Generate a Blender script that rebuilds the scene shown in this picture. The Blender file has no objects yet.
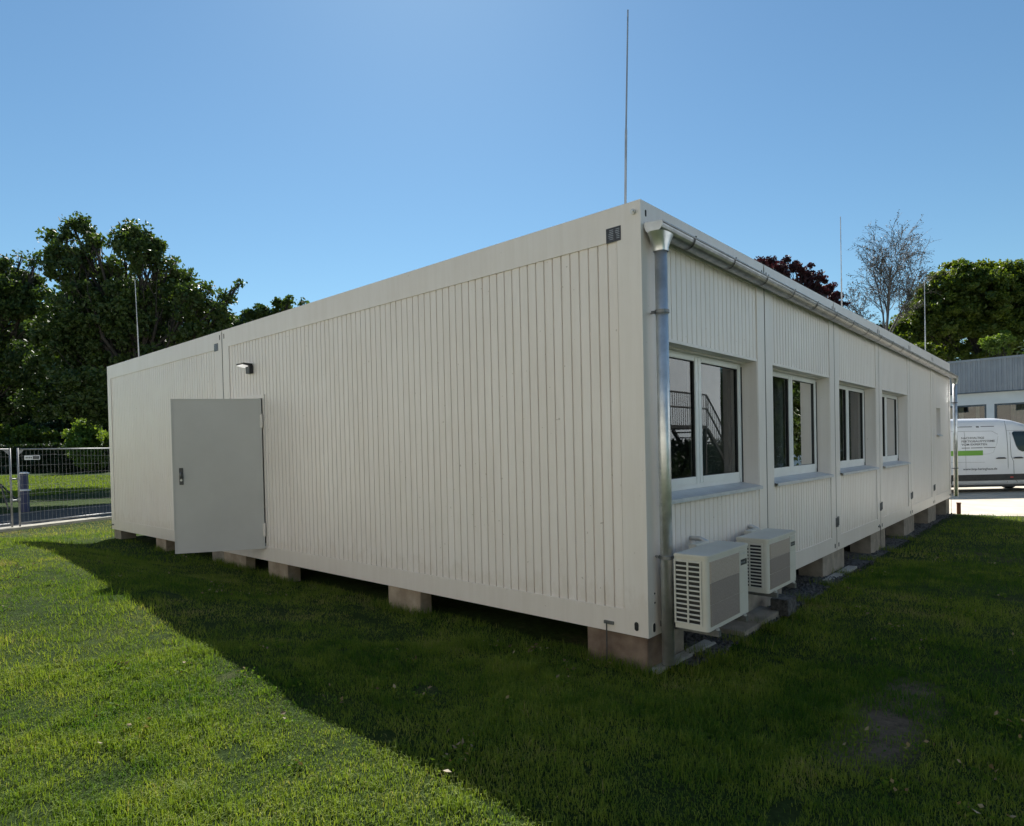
import bpy, bmesh, math, random
import numpy as np
from mathutils import Vector, Matrix
random.seed(7); rng = np.random.default_rng(11)
scene = bpy.context.scene
C = scene.collection
PI = math.pi

# ------------------------------------------------------------------ camera, sky, sun, exposure
CAMP = np.array([2.41338, -4.20670, 1.44339])
YAW, PITCH, ROLL = -0.734001, -0.0148448, -0.0227539
FPX, CX, CY = 639.689, 506.752, 457.534
F = np.array([math.sin(YAW)*math.cos(PITCH), math.cos(YAW)*math.cos(PITCH), math.sin(PITCH)])
R0 = np.array([math.cos(YAW), -math.sin(YAW), 0.0]); U0 = np.cross(R0, F)
RR = R0*math.cos(ROLL)+U0*math.sin(ROLL); UU = -R0*math.sin(ROLL)+U0*math.cos(ROLL)
cd = bpy.data.cameras.new('camera'); cam = bpy.data.objects.new('camera', cd); C.objects.link(cam)
cam.matrix_world = Matrix(((RR[0], UU[0], -F[0], CAMP[0]), (RR[1], UU[1], -F[1], CAMP[1]), (RR[2], UU[2], -F[2], CAMP[2]), (0, 0, 0, 1)))
cd.sensor_fit = 'HORIZONTAL'; cd.sensor_width = 36; cd.lens = FPX/1024*36
cd.shift_x = (512-CX)/1024; cd.shift_y = (CY-413)/1024
cd.clip_start = 0.05; cd.clip_end = 3000
scene.camera = cam

SUN = Vector((-2.6, 2.3, 3.5)).normalized()          # towards the sun
elev = math.asin(SUN.z); azim = math.atan2(SUN.x, SUN.y)
w = bpy.data.worlds.new('World'); scene.world = w; w.use_nodes = True
nt = w.node_tree; bg = nt.nodes['Background']
sky = nt.nodes.new('ShaderNodeTexSky'); sky.sky_type = 'NISHITA'; sky.sun_disc = False
sky.sun_elevation = elev; sky.sun_rotation = azim
sky.air_density = 1.2; sky.dust_density = 0.16; sky.ozone_density = 1.5; sky.altitude = 100
tn = nt.nodes.new('ShaderNodeMix'); tn.data_type = 'RGBA'; tn.blend_type = 'MULTIPLY'; tn.inputs[0].default_value = 1
tn.inputs[7].default_value = (.70, .94, 1.03, 1)
nt.links.new(sky.outputs[0], tn.inputs[6]); nt.links.new(tn.outputs[2], bg.inputs[0]); bg.inputs[1].default_value = 0.055
sd = bpy.data.lights.new('sun', 'SUN'); sd.energy = 5.0; sd.angle = math.radians(0.53); sd.color = (1, .955, .88)
so = bpy.data.objects.new('sun', sd); C.objects.link(so)
so.rotation_euler = SUN.to_track_quat('Z', 'Y').to_euler(); so.location = (0, 0, 30)
scene.view_settings.view_transform = 'Standard'; scene.view_settings.look = 'None'
scene.view_settings.exposure = 0.93; scene.view_settings.gamma = 1; scene.view_settings.use_curve_mapping = False
scene.render.resolution_x = 1024; scene.render.resolution_y = 826

def at(u, v, D):
    """photo direction (u, v) at real depth D metres"""
    return CAMP + D*(F + RR*(u-CX)/FPX - UU*(v-CY)/FPX)

# ------------------------------------------------------------------ materials
def new_mat(name):
    m = bpy.data.materials.new(name); m.use_nodes = True
    return m, m.node_tree, m.node_tree.nodes['Principled BSDF']
def noise(nt, scale, detail=4, rough=.6, coord='Object', stretch=None):
    tc = nt.nodes.new('ShaderNodeTexCoord'); n = nt.nodes.new('ShaderNodeTexNoise')
    n.inputs['Scale'].default_value = scale; n.inputs['Detail'].default_value = detail; n.inputs['Roughness'].default_value = rough
    if stretch:
        mp = nt.nodes.new('ShaderNodeMapping'); mp.inputs['Scale'].default_value = stretch
        nt.links.new(tc.outputs[coord], mp.inputs[0]); nt.links.new(mp.outputs[0], n.inputs['Vector'])
    else: nt.links.new(tc.outputs[coord], n.inputs['Vector'])
    return n
def ramp(nt, src, stops):
    r = nt.nodes.new('ShaderNodeValToRGB'); e = r.color_ramp.elements
    while len(e) < len(stops): e.new(.5)
    for i, (p, c) in enumerate(stops):
        e[i].position = p; e[i].color = (c[0], c[1], c[2], 1)
    nt.links.new(src, r.inputs[0]); return r
def mixc(nt, a, b, fac, mode='MIX'):
    m = nt.nodes.new('ShaderNodeMix'); m.data_type = 'RGBA'; m.blend_type = mode
    for s, v in ((m.inputs[0], fac), (m.inputs[6], a), (m.inputs[7], b)):
        if hasattr(v, 'is_linked') or hasattr(v, 'links'): nt.links.new(v, s)
        elif isinstance(v, tuple): s.default_value = (*v, 1)
        else: s.default_value = v
    return m.outputs[2]
def surf(name, a, b, scale=6, rough=.5, metal=0, bump=0, bscale=40, stretch=None, lo=.35, hi=.65, spec=.5, detail=4):
    m, nt, p = new_mat(name)
    n = noise(nt, scale, detail, stretch=stretch); r = ramp(nt, n.outputs[0], [(lo, a), (hi, b)])
    nt.links.new(r.outputs[0], p.inputs['Base Color'])
    p.inputs['Roughness'].default_value = rough; p.inputs['Metallic'].default_value = metal
    p.inputs['Specular IOR Level'].default_value = spec
    rr = nt.nodes.new('ShaderNodeMapRange'); rr.inputs[3].default_value = rough*.8; rr.inputs[4].default_value = min(1, rough*1.25)
    n3 = noise(nt, scale*2.3, 5); nt.links.new(n3.outputs[0], rr.inputs[0]); nt.links.new(rr.outputs[0], p.inputs['Roughness'])
    if bump:
        n2 = noise(nt, bscale, 6); b_ = nt.nodes.new('ShaderNodeBump'); b_.inputs['Strength'].default_value = bump
        b_.inputs['Distance'].default_value = .01
        nt.links.new(n2.outputs[0], b_.inputs['Height']); nt.links.new(b_.outputs[0], p.inputs['Normal'])
    return m
M = {}
# cream lacquered sheet steel with faint dirt runs and specks
def panel_mat(name, a, b_, splash=True):
    m, nt, p = new_mat(name)
    n = noise(nt, 1.3, 5); r = ramp(nt, n.outputs[0], [(.3, a), (.7, b_)])
    oi = nt.nodes.new('ShaderNodeObjectInfo'); ro = ramp(nt, oi.outputs['Random'], [(0, (.955, .955, .955)), (1, (1.03, 1.025, 1.01))])
    c = mixc(nt, r.outputs[0], ro.outputs[0], 1.0, 'MULTIPLY')
    n2 = noise(nt, 3.5, 6, .7, stretch=(3, 3, .22)); r2 = ramp(nt, n2.outputs[0], [(.40, (.80, .77, .71)), (.58, (1, 1, 1))])
    c = mixc(nt, c, r2.outputs[0], .2, 'MULTIPLY')
    n3 = noise(nt, 26, 2, .5); r3 = ramp(nt, n3.outputs[0], [(.235, (.5, .46, .4)), (.255, (1, 1, 1))])
    c = mixc(nt, c, r3.outputs[0], .6, 'MULTIPLY')
    # mud splashed up by rain along the foot of the wall
    tc = nt.nodes.new('ShaderNodeTexCoord'); sx = nt.nodes.new('ShaderNodeSeparateXYZ'); nt.links.new(tc.outputs['Object'], sx.inputs[0])
    n5 = noise(nt, 7, 7, .75, stretch=(1, 1, .5)); ma = nt.nodes.new('ShaderNodeMath'); ma.operation = 'MULTIPLY_ADD'; ma.inputs[1].default_value = -.9
    nt.links.new(n5.outputs[0], ma.inputs[0]); nt.links.new(sx.outputs[2], ma.inputs[2])
    r5 = ramp(nt, ma.outputs[0], [(0, (.66, .60, .50)), (.12, (1, 1, 1))]); 
    ad = nt.nodes.new('ShaderNodeMath'); ad.operation = 'ADD'; ad.inputs[1].default_value = .22; nt.links.new(ma.outputs[0], ad.inputs[0]); nt.links.new(ad.outputs[0], r5.inputs[0])
    c = mixc(nt, c, r5.outputs[0], .2, 'MULTIPLY')
    nt.links.new(c, p.inputs['Base Color']); p.inputs['Roughness'].default_value = .36
    n4 = noise(nt, 1.1, 3); b2 = nt.nodes.new('ShaderNodeBump'); b2.inputs['Strength'].default_value = .3; b2.inputs['Distance'].default_value = .02
    nt.links.new(n4.outputs[0], b2.inputs['Height']); nt.links.new(b2.outputs[0], p.inputs['Normal'])
    return m
M['panel'] = panel_mat('pale_sheet', (.80, .73, .685), (.835, .775, .735))
M['frame'] = panel_mat('pale_steel_frame', (.78, .715, .67), (.815, .76, .72))
M['door'] = surf('grey_door_sheet', (.50, .475, .45), (.54, .515, .49), 1.5, .4)
M['gap'] = surf('dark_joint', (.012, .012, .012), (.02, .02, .02), 4, .8)
M['zinc'] = surf('galvanised_zinc', (.50, .50, .49), (.66, .66, .65), 9, .42, .62, bump=.04, bscale=12)
M['zinc_pipe'] = surf('zinc_pipe', (.52, .52, .51), (.74, .74, .73), 6, .34, .75)
M['zinc_fence'] = surf('zinc_fence', (.22, .225, .23), (.32, .325, .33), 7, .5, .4)
M['zinc_gutter'] = surf('zinc_gutter', (.30, .31, .32), (.44, .45, .46), 9, .36, .88, bump=.04, bscale=12)
M['zinc_dark'] = surf('weathered_zinc', (.16, .165, .17), (.25, .255, .26), 12, .5, .8)
M['pvc'] = surf('white_window_plastic', (.74, .74, .72), (.80, .80, .78), 4, .3)
M['alu_sill'] = surf('light_grey_aluminium', (.50, .53, .57), (.60, .63, .67), 6, .35, .3)
M['seal'] = surf('black_rubber', (.02, .02, .02), (.03, .03, .03), 8, .6)
M['block'] = surf('sandy_concrete_block', (.27, .205, .145), (.42, .335, .25), 5, .9, bump=.5, bscale=60)
M['block_red'] = surf('damp_reddish_block', (.13, .085, .06), (.24, .175, .13), 4, .9, bump=.5, bscale=60)
M['block_grey'] = surf('grey_concrete_block', (.19, .165, .135), (.31, .27, .22), 5, .9, bump=.5, bscale=60)
M['slab'] = surf('concrete_slab', (.24, .235, .215), (.38, .37, .34), 7, .85, bump=.4, bscale=50)
M['steel'] = surf('dark_steel', (.06, .06, .06), (.11, .11, .11), 10, .5, .6)
M['black'] = surf('black_plastic', (.012, .012, .013), (.022, .022, .024), 8, .4)
M['rod'] = surf('aluminium_rod', (.35, .36, .37), (.5, .51, .52), 5, .4, .6)
M['ac'] = surf('ivory_ac_casing', (.55, .53, .47), (.60, .585, .53), 3, .4)
M['ac_grille'] = surf('taupe_ac_grille', (.37, .31, .26), (.44, .375, .32), 120, .6, stretch=(1, 1, 1), detail=1)
M['ac_grille2'] = surf('dark_taupe_ac_grille', (.25, .21, .185), (.31, .265, .235), 120, .6, detail=1)
M['white'] = surf('white_paint', (.74, .75, .76), (.80, .81, .82), 1.2, .3)
M['van'] = surf('white_van_lacquer', (.66, .68, .70), (.72, .74, .76), .8, .18)
M['trim'] = surf('black_trim', (.015, .015, .016), (.03, .03, .03), 6, .5)
M['green'] = surf('green_print', (.13, .33, .03), (.15, .36, .04), 3, .4)
M['print'] = surf('dark_grey_print', (.08, .085, .09), (.1, .105, .11), 3, .5)
M['tyre'] = surf('tyre_rubber', (.02, .02, .02), (.035, .035, .035), 9, .8)
M['red'] = surf('red_marker', (.5, .03, .03), (.55, .04, .04), 3, .3)
M['rust'] = surf('rusty_brown_post', (.12, .04, .02), (.2, .075, .035), 14, .8)
M['grey_clad'] = surf('grey_metal_cladding', (.27, .30, .345), (.32, .35, .395), 1, .5, .1)
M['plaster'] = surf('white_plaster', (.68, .74, .79), (.74, .80, .85), 1.2, .8)
M['plaster_warm'] = surf('cream_plaster', (.74, .70, .61), (.80, .76, .68), 1.2, .8)
M['blue_frame'] = surf('blue_grey_frames', (.05, .08, .11), (.07, .105, .14), 4, .4)
M['curtain'] = surf('grey_curtain', (.26, .27, .26), (.34, .35, .34), 3, .9)
M['curtain_pale'] = surf('pale_curtain', (.24, .25, .20), (.34, .34, .28), 3, .9)
M['floor_in'] = surf('dark_floor', (.05, .05, .05), (.08, .08, .08), 3, .7)
M['blue'] = surf('blue_plastic', (.006, .018, .075), (.01, .026, .10), 5, .4)
M['plate'] = surf('dark_data_plate', (.025, .028, .035), (.045, .05, .06), 30, .35, .3)
M['plate_print'] = surf('plate_lettering', (.22, .24, .28), (.3, .32, .35), 20, .4)
M['bark'] = surf('brown_bark', (.022, .018, .014), (.05, .04, .03), 8, .95, bump=.6, bscale=15)
M['birch'] = surf('birch_bark', (.06, .05, .045), (.16, .14, .13), 3, .8)
M['asphalt'] = surf('dark_asphalt', (.025, .026, .027), (.05, .05, .05), 3, .9, bump=.3, bscale=80)
M['gravel'] = surf('dark_gravel', (.02, .02, .02), (.10, .10, .10), 25, .9, bump=.6, bscale=60)
M['kerb'] = surf('pale_kerb', (.30, .28, .23), (.42, .40, .33), 5, .9, bump=.3, bscale=40)
def concrete_ground():
    m, nt, p = new_mat('pale_paving')
    n = noise(nt, .8, 6, .7); r = ramp(nt, n.outputs[0], [(.35, (.38, .34, .27)), (.65, (.56, .51, .42))])
    nt.links.new(r.outputs[0], p.inputs['Base Color']); p.inputs['Roughness'].default_value = .9
    return m
M['paving'] = concrete_ground()
def glass_mat():
    m, nt, p = new_mat('window_glass'); nt.nodes.remove(p)
    tr = nt.nodes.new('ShaderNodeBsdfTransparent'); tr.inputs[0].default_value = (.62, .66, .65, 1)
    gl = nt.nodes.new('ShaderNodeBsdfGlossy'); gl.inputs['Roughness'].default_value = .004
    fr = nt.nodes.new('ShaderNodeFresnel'); fr.inputs[0].default_value = 2.05
    n = noise(nt, .9, 2); b_ = nt.nodes.new('ShaderNodeBump'); b_.inputs['Strength'].default_value = .035; b_.inputs['Distance'].default_value = .02
    nt.links.new(n.outputs[0], b_.inputs['Height']); nt.links.new(b_.outputs[0], gl.inputs['Normal'])
    mx = nt.nodes.new('ShaderNodeMixShader')
    nt.links.new(fr.outputs[0], mx.inputs[0]); nt.links.new(tr.outputs[0], mx.inputs[1]); nt.links.new(gl.outputs[0], mx.inputs[2])
    nt.links.new(mx.outputs[0], nt.nodes['Material Output'].inputs[0]); return m
M['glass'] = glass_mat()
def dark_glass():
    m, nt, p = new_mat('tinted_glass'); p.inputs['Base Color'].default_value = (.006, .008, .009, 1)
    n = noise(nt, 2, 2); r = ramp(nt, n.outputs[0], [(.3, (.005, .007, .008)), (.7, (.012, .014, .015))])
    nt.links.new(r.outputs[0], p.inputs['Base Color']); p.inputs['Roughness'].default_value = .04; return m
M['dark_glass'] = dark_glass()
def lamp_lens():
    m, nt, p = new_mat('lamp_lens'); p.inputs['Base Color'].default_value = (.8, .8, .8, 1)
    p.inputs['Emission Color'].default_value = (1, .98, .94, 1); p.inputs['Emission Strength'].default_value = .35; return m
M['lens'] = lamp_lens()
def leaf_mat(name, a, b, trans=.35, tcol=None, rough=.5, blotch=None, spec=.38):
    m, nt, p = new_mat(name); nt.nodes.remove(p)
    at_ = nt.nodes.new('ShaderNodeAttribute'); at_.attribute_name = 'tint'
    r = ramp(nt, at_.outputs['Fac'], [(0, a), (1, b)] if not blotch else [(0, a), (.72, b), (1, blotch)])
    col = r.outputs[0]
    df = nt.nodes.new('ShaderNodeBsdfPrincipled'); df.inputs['Roughness'].default_value = rough; df.inputs['Specular IOR Level'].default_value = spec
    nt.links.new(col, df.inputs['Base Color'])
    tl = nt.nodes.new('ShaderNodeBsdfTranslucent')
    tc = mixc(nt, col, tcol or (1.6, 1.7, .6), 1.0, 'MULTIPLY'); nt.links.new(tc, tl.inputs[0])
    mx = nt.nodes.new('ShaderNodeMixShader'); mx.inputs[0].default_value = trans
    nt.links.new(df.outputs[0], mx.inputs[1]); nt.links.new(tl.outputs[0], mx.inputs[2])
    nt.links.new(mx.outputs[0], nt.nodes['Material Output'].inputs[0]); return m
M['grass'] = leaf_mat('grass_blades', (.042, .105, .010), (.19, .24, .038), .42, (1.3, 1.35, .6), rough=.7, blotch=(.27, .235, .11), spec=.2)
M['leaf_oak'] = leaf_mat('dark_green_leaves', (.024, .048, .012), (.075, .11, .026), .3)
M['leaf_lime'] = leaf_mat('green_leaves', (.034, .062, .010), (.15, .18, .025), .40)
M['leaf_light'] = leaf_mat('light_green_leaves', (.09, .15, .03), (.17, .22, .045), .4)
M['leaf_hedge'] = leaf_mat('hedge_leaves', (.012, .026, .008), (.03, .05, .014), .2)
M['leaf_copper'] = leaf_mat('copper_leaves', (.02, .006, .009), (.06, .018, .022), .25, (1.5, .8, .8))
M['leaf_birch'] = leaf_mat('dry_birch_twigs', (.05, .04, .03), (.10, .085, .055), .2, (1.1, 1, .8))
def soil_mat():
    m, nt, p = new_mat('lawn_soil')
    n = noise(nt, .7, 8, .7); r = ramp(nt, n.outputs[0], [(.40, (.030, .055, .012)), (.58, (.045, .07, .018)), (.72, (.12, .10, .06))])
    n2 = noise(nt, 18, 6, .75); r2 = ramp(nt, n2.outputs[0], [(.3, (.45, .45, .45)), (.7, (1.25, 1.25, 1.25))])
    tc = nt.nodes.new('ShaderNodeTexCoord'); mp = nt.nodes.new('ShaderNodeMapping'); mp.inputs['Location'].default_value = (-4.65, -.42, .27); mp.inputs['Scale'].default_value = (2.9, .85, 1.0)
    nw = noise(nt, 3, 4); ad = nt.nodes.new('ShaderNodeVectorMath'); ad.operation = 'MULTIPLY_ADD'; ad.inputs[1].default_value = (.5, .5, 0)
    nt.links.new(nw.outputs[1], ad.inputs[0]); nt.links.new(tc.outputs['Object'], mp.inputs[0]); nt.links.new(mp.outputs[0], ad.inputs[2])
    sp = nt.nodes.new('ShaderNodeTexGradient'); sp.gradient_type = 'SPHERICAL'; nt.links.new(ad.outputs[0], sp.inputs[0])
    rs = ramp(nt, sp.outputs[0], [(.15, (0, 0, 0)), (.4, (1, 1, 1))])
    base = mixc(nt, r.outputs[0], (.17, .135, .10), rs.outputs[0])
    c = mixc(nt, base, r2.outputs[0], 1.0, 'MULTIPLY'); nt.links.new(c, p.inputs['Base Color'])
    p.inputs['Roughness'].default_value = 1; p.inputs['Specular IOR Level'].default_value = .1
    b_ = nt.nodes.new('ShaderNodeBump'); b_.inputs['Strength'].default_value = .8; b_.inputs['Distance'].default_value = .03
    nt.links.new(n2.outputs[0], b_.inputs['Height']); nt.links.new(b_.outputs[0], p.inputs['Normal']); b_.inputs['Strength'].default_value = 1.0; b_.inputs['Distance'].default_value = .05; return m
M['soil'] = soil_mat()

# ------------------------------------------------------------------ mesh helpers
class MB:
    def __init__(s): s.v = []; s.f = []
    def add(s, vs, fs):
        o = len(s.v); s.v += [tuple(map(float, a)) for a in vs]; s.f += [[o+i for i in f] for f in fs]
    def box(s, a, b):
        x0, y0, z0 = [min(a[i], b[i]) for i in range(3)]; x1, y1, z1 = [max(a[i], b[i]) for i in range(3)]
        s.add([(x0,y0,z0),(x1,y0,z0),(x1,y1,z0),(x0,y1,z0),(x0,y0,z1),(x1,y0,z1),(x1,y1,z1),(x0,y1,z1)],
              [(0,3,2,1),(4,5,6,7),(0,1,5,4),(1,2,6,5),(2,3,7,6),(3,0,4,7)])
    def tube(s, pts, rad, n=8, caps=True):
        pts = [Vector(p) for p in pts]; rads = rad if hasattr(rad, '__len__') else [rad]*len(pts)
        o = len(s.v); prev = None
        for i, p in enumerate(pts):
            d = (pts[min(i+1, len(pts)-1)]-pts[max(i-1, 0)]).normalized()
            if prev is None: a = d.orthogonal().normalized()
            else: a = (prev - d*prev.dot(d)).normalized()
            prev = a; b = d.cross(a)
            for k in range(n):
                t = 2*PI*k/n; s.v.append(tuple(p+(a*math.cos(t)+b*math.sin(t))*rads[i]))
        for i in range(len(pts)-1):
            for k in range(n): s.f.append([o+i*n+k, o+i*n+(k+1)%n, o+(i+1)*n+(k+1)%n, o+(i+1)*n+k])
        if caps: s.f.append([o+k for k in range(n)][::-1]); s.f.append([o+(len(pts)-1)*n+k for k in range(n)])
    def prism(s, poly, fn0, fn1):
        n = len(poly); s.add([fn0(p) for p in poly]+[fn1(p) for p in poly],
            [list(range(n))[::-1], list(range(n, 2*n))]+[[i, (i+1) % n, n+(i+1) % n, n+i] for i in range(n)])
    def build(s, name, mat, parent=None, bevel=0, smooth=False, loc=None):
        me = bpy.data.meshes.new(name); v = s.v
        if loc is not None: v = [(a[0]-loc[0], a[1]-loc[1], a[2]-loc[2]) for a in v]
        me.from_pydata(v, [], s.f)
        bm = bmesh.new(); bm.from_mesh(me); bmesh.ops.recalc_face_normals(bm, faces=bm.faces)
        if bevel:
            bmesh.ops.bevel(bm, geom=[e for e in bm.edges if len(e.link_faces) == 2 and e.calc_face_angle(0) > .6], offset=bevel, segments=2, affect='EDGES', clamp_overlap=True)
        bm.to_mesh(me); bm.free()
        me.materials.append(M[mat] if isinstance(mat, str) else mat)
        if smooth: me.shade_smooth()
        o = bpy.data.objects.new(name, me); C.objects.link(o)
        if loc is not None: o.location = loc
        if parent is not None:
            o.parent = parent
            base = Vector((0, 0, 0)); q = parent
            while q is not None: base += q.location; q = q.parent
            o.location = Vector(loc or (0, 0, 0)) - base
        return o
def tag(o, label=None, cat=None, group=None, kind=None):
    if label: o['label'] = label
    if cat: o['category'] = cat
    if group: o['group'] = group
    if kind: o['kind'] = kind
    return o
def empty(name, loc, label, cat, group=None):
    o = bpy.data.objects.new(name, None); C.objects.link(o); o.location = loc; o.empty_display_size = .2
    return tag(o, label, cat, group)
def np_mesh(name, V, faces_n, mat, parent=None, tint=None, smooth=False):
    """V (N,3) vertices, every faces_n consecutive ones a polygon"""
    n = len(V)//faces_n
    me = bpy.data.meshes.new(name); me.vertices.add(len(V)); me.vertices.foreach_set('co', np.ascontiguousarray(V, dtype=np.float32).ravel())
    me.loops.add(n*faces_n); me.loops.foreach_set('vertex_index', np.arange(n*faces_n, dtype=np.int32))
    me.polygons.add(n); me.polygons.foreach_set('loop_start', (np.arange(n)*faces_n).astype(np.int32))
    me.update(calc_edges=True)
    if tint is not None:
        a = me.attributes.new('tint', 'FLOAT', 'POINT'); a.data.foreach_set('value', np.ascontiguousarray(tint, dtype=np.float32))
    me.materials.append(M[mat]); o = bpy.data.objects.new(name, me); C.objects.link(o)
    if parent is not None:
        o.parent = parent; o.location = -parent.location
    return o
def vnoise(x, y, sc, seed=0):
    x = np.asarray(x)/sc; y = np.asarray(y)/sc; xi = np.floor(x).astype(int); yi = np.floor(y).astype(int)
    fx = x-xi; fy = y-yi; fx = fx*fx*(3-2*fx); fy = fy*fy*(3-2*fy)
    def h(a, b):
        q = np.sin(a*127.1+b*311.7+seed*74.7)*43758.5453; return q-np.floor(q)
    return (h(xi, yi)*(1-fx)+h(xi+1, yi)*fx)*(1-fy)+(h(xi, yi+1)*(1-fx)+h(xi+1, yi+1)*fx)*fy
def sm(t): t = np.clip(t, 0, 1); return t*t*(3-2*t)

# ------------------------------------------------------------------ ground
def gz(x, y):
    x = np.asarray(x, float); y = np.asarray(y, float)
    z = -.25 - .011*np.clip(y, 0, 15)*sm((x+4)/3)
    z = z + .05*sm((-x-3)/6) - .10*sm((-x-12)/4)
    z = z + np.interp(x, [-16, -13, -10.5, -8, -6.5, -5, -3.3, -1, 1.5, 5], [0, .12, .33, .44, .40, .34, .25, .15, .14, .10])*sm((-y-.2)/1.9)
    z = z - .25*sm((y-14.55)/.9)*(x > -14)
    s = (x-CAMP[0])*F[0]+(y-CAMP[1])*F[1]
    z = z + .43*sm((s-31)/30)*sm((-x-14)/4)
    near = sm((16-np.hypot(x, y))/4)*(x > -15.5)
    z = z + near*((vnoise(x, y, .9, 3)-.5)*.03 + (vnoise(x, y, .25, 5)-.5)*.022)
    return z
def grid_sheet(name, xs, ys, mat, zf, mask=None):
    X, Y = np.meshgrid(xs, ys, indexing='ij'); Z = zf(X, Y); nx, ny = X.shape
    V = np.stack([X, Y, Z], -1).reshape(-1, 3)
    fs = []
    for i in range(nx-1):
        for j in range(ny-1):
            if mask is None or mask((xs[i]+xs[i+1])/2, (ys[j]+ys[j+1])/2): fs.append((i*ny+j, (i+1)*ny+j, (i+1)*ny+j+1, i*ny+j+1))
    me = bpy.data.meshes.new(name); me.from_pydata(V.tolist(), [], fs); me.materials.append(M[mat]); me.shade_smooth()
    o = bpy.data.objects.new(name, me); C.objects.link(o); o['kind'] = 'structure'; return o
xs = np.concatenate([[-900, -500, -250, -150, -110, -90, -75], np.arange(-65, -18, 1.5), np.arange(-18, 5, .14), [5.5, 6, 7, 8, 10, 14, 20, 30, 50, 90, 200, 500, 900]])
ys = np.concatenate([[-400, -150, -60, -30, -15, -10, -8], np.arange(-6, 16, .14), np.arange(16.5, 60, 2), [70, 90, 130, 200, 400, 900]])
grid_sheet('ground', xs, ys, 'soil', gz)
def flat_sheet(name, poly, z, mat, th=0):
    b = MB(); n = len(poly)
    if th: b.prism(poly, lambda p: (p[0], p[1], z-th), lambda p: (p[0], p[1], z))
    else: b.add([(p[0], p[1], z) for p in poly], [list(range(n))])
    o = b.build(name, mat); o['kind'] = 'structure'; return o
flat_sheet('paved_yard', [(-30, 16.2), (-1.2, 15.0), (.2, 14.85), (1.0, 15.3), (2.5, 16), (40, 18), (40, 70), (-30, 70)], -.47, 'paving', .2)
flat_sheet('bounce_forecourt', [(-35, -7.2), (30, -7.2), (30, -12.5), (-35, -12.5)], -.2, 'paving', .2)  # pale paving added behind the camera to reflect sunlight onto the walls
# path beyond the fence
fa = np.array([-17.36, -.52]); fb = np.array([-18.22, 1.72]); fd = (fb-fa)/np.linalg.norm(fb-fa); fn = np.array([-fd[1], fd[0]])
if fn[0] > 0: fn = -fn
def fp(a, b): q = fa+fd*a+fn*b; return (q[0], q[1])
flat_sheet('asphalt_path', [fp(-25, .2), fp(25, .2), fp(25, 5.2), fp(-25, 5.0)], -.285, 'asphalt', .15)
flat_sheet('kerb', [fp(-25, -.25), fp(25, -.25), fp(25, .18), fp(-25, .18)], -.235, 'kerb', .2)

# ------------------------------------------------------------------ modular building
H = 3.25; W = 2.45; L1 = 6.947; L2 = 12.147; YD = 6*W
B = empty('modular_building', (0, 0, 0), 'long single-storey cream container building with ribbed walls standing on blocks', 'building')
def LF(s, z, d): return (-s, -d, z)      # left wall: s runs to the left, d outwards
def RF(s, z, d): return (d, s, z)        # right wall: s runs to the back, d outwards
def wbox(b, fn, s0, s1, z0, z1, d0, d1): b.box(fn(s0, z0, d0), fn(s1, z1, d1))
PITCH_R = .09
def ribs(fn, s0, s1, z0, z1, name='wall_panel', dtop=-.012, dlow=-.028):
    n = max(1, round((s1-s0)/PITCH_R)); p = (s1-s0)/n; b = MB()
    prof = [(s0, dlow)]
    for i in range(n):
        a = s0+i*p
        prof += [(a+.007, dlow), (a+.011, dtop), (a+p-.003, dtop), (a+p-.0005, dlow)]
    prof.append((s1, dlow))
    vs = []; fs = []
    for k, (s, d) in enumerate(prof):
        vs += [fn(s, z0, d), fn(s, z1, d)]
        if k: fs.append((2*k-2, 2*k, 2*k+1, 2*k-1))
    # backing closes the panel
    o = len(vs); vs += [fn(s0, z0, -.09), fn(s1, z0, -.09), fn(s1, z1, -.09), fn(s0, z1, -.09)]; fs.append((o, o+1, o+2, o+3))
    b.add(vs, fs)
    me = bpy.data.meshes.new(name); me.from_pydata(b.v, [], b.f); me.materials.append(M['panel'])
    ob = bpy.data.objects.new(name, me); C.objects.link(ob); ob.parent = B; return ob
GAP = .013
def module_frame(fn, s0, s1, post0, post1, cut=0):
    b = MB()
    wbox(b, fn, (s0+GAP) if cut == 0 else cut, s0+post0, 0, H, -.14, 0); wbox(b, fn, s1-post1, s1-GAP, 0, H, -.14, 0)
    wbox(b, fn, s0+post0, s1-post1, 0, .19, -.14, -.0005); wbox(b, fn, s0+post0, s1-post1, 3.0, H, -.14, -.0005)
    o = b.build('module_frame', 'frame', B); return o
P = .205
# left wall (two long modules): door opening in the near one
DX0, DX1, DZ1 = 5.77, 6.74, 2.19
module_frame(LF, -GAP, L1, P+GAP, P); module_frame(LF, L1, L2, P, P)
ribs(LF, P, DX0, .19, 3.0); ribs(LF, DX0, DX1, DZ1+.02, 3.0); ribs(LF, L1+P, L2-P, .19, 3.0)
b = MB(); wbox(b, LF, DX0-.03, DX0+.01, .19, DZ1+.05, -.12, .004); wbox(b, LF, DX1-.02, DX1+.006, .19, DZ1+.05, -.12, .003)
wbox(b, LF, DX0+.01, DX1-.02, DZ1, DZ1+.05, -.12, .003); wbox(b, LF, DX0+.01, DX1-.02, .165, .195, -.14, .03)
b.build('door_frame', 'frame', B)
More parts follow.
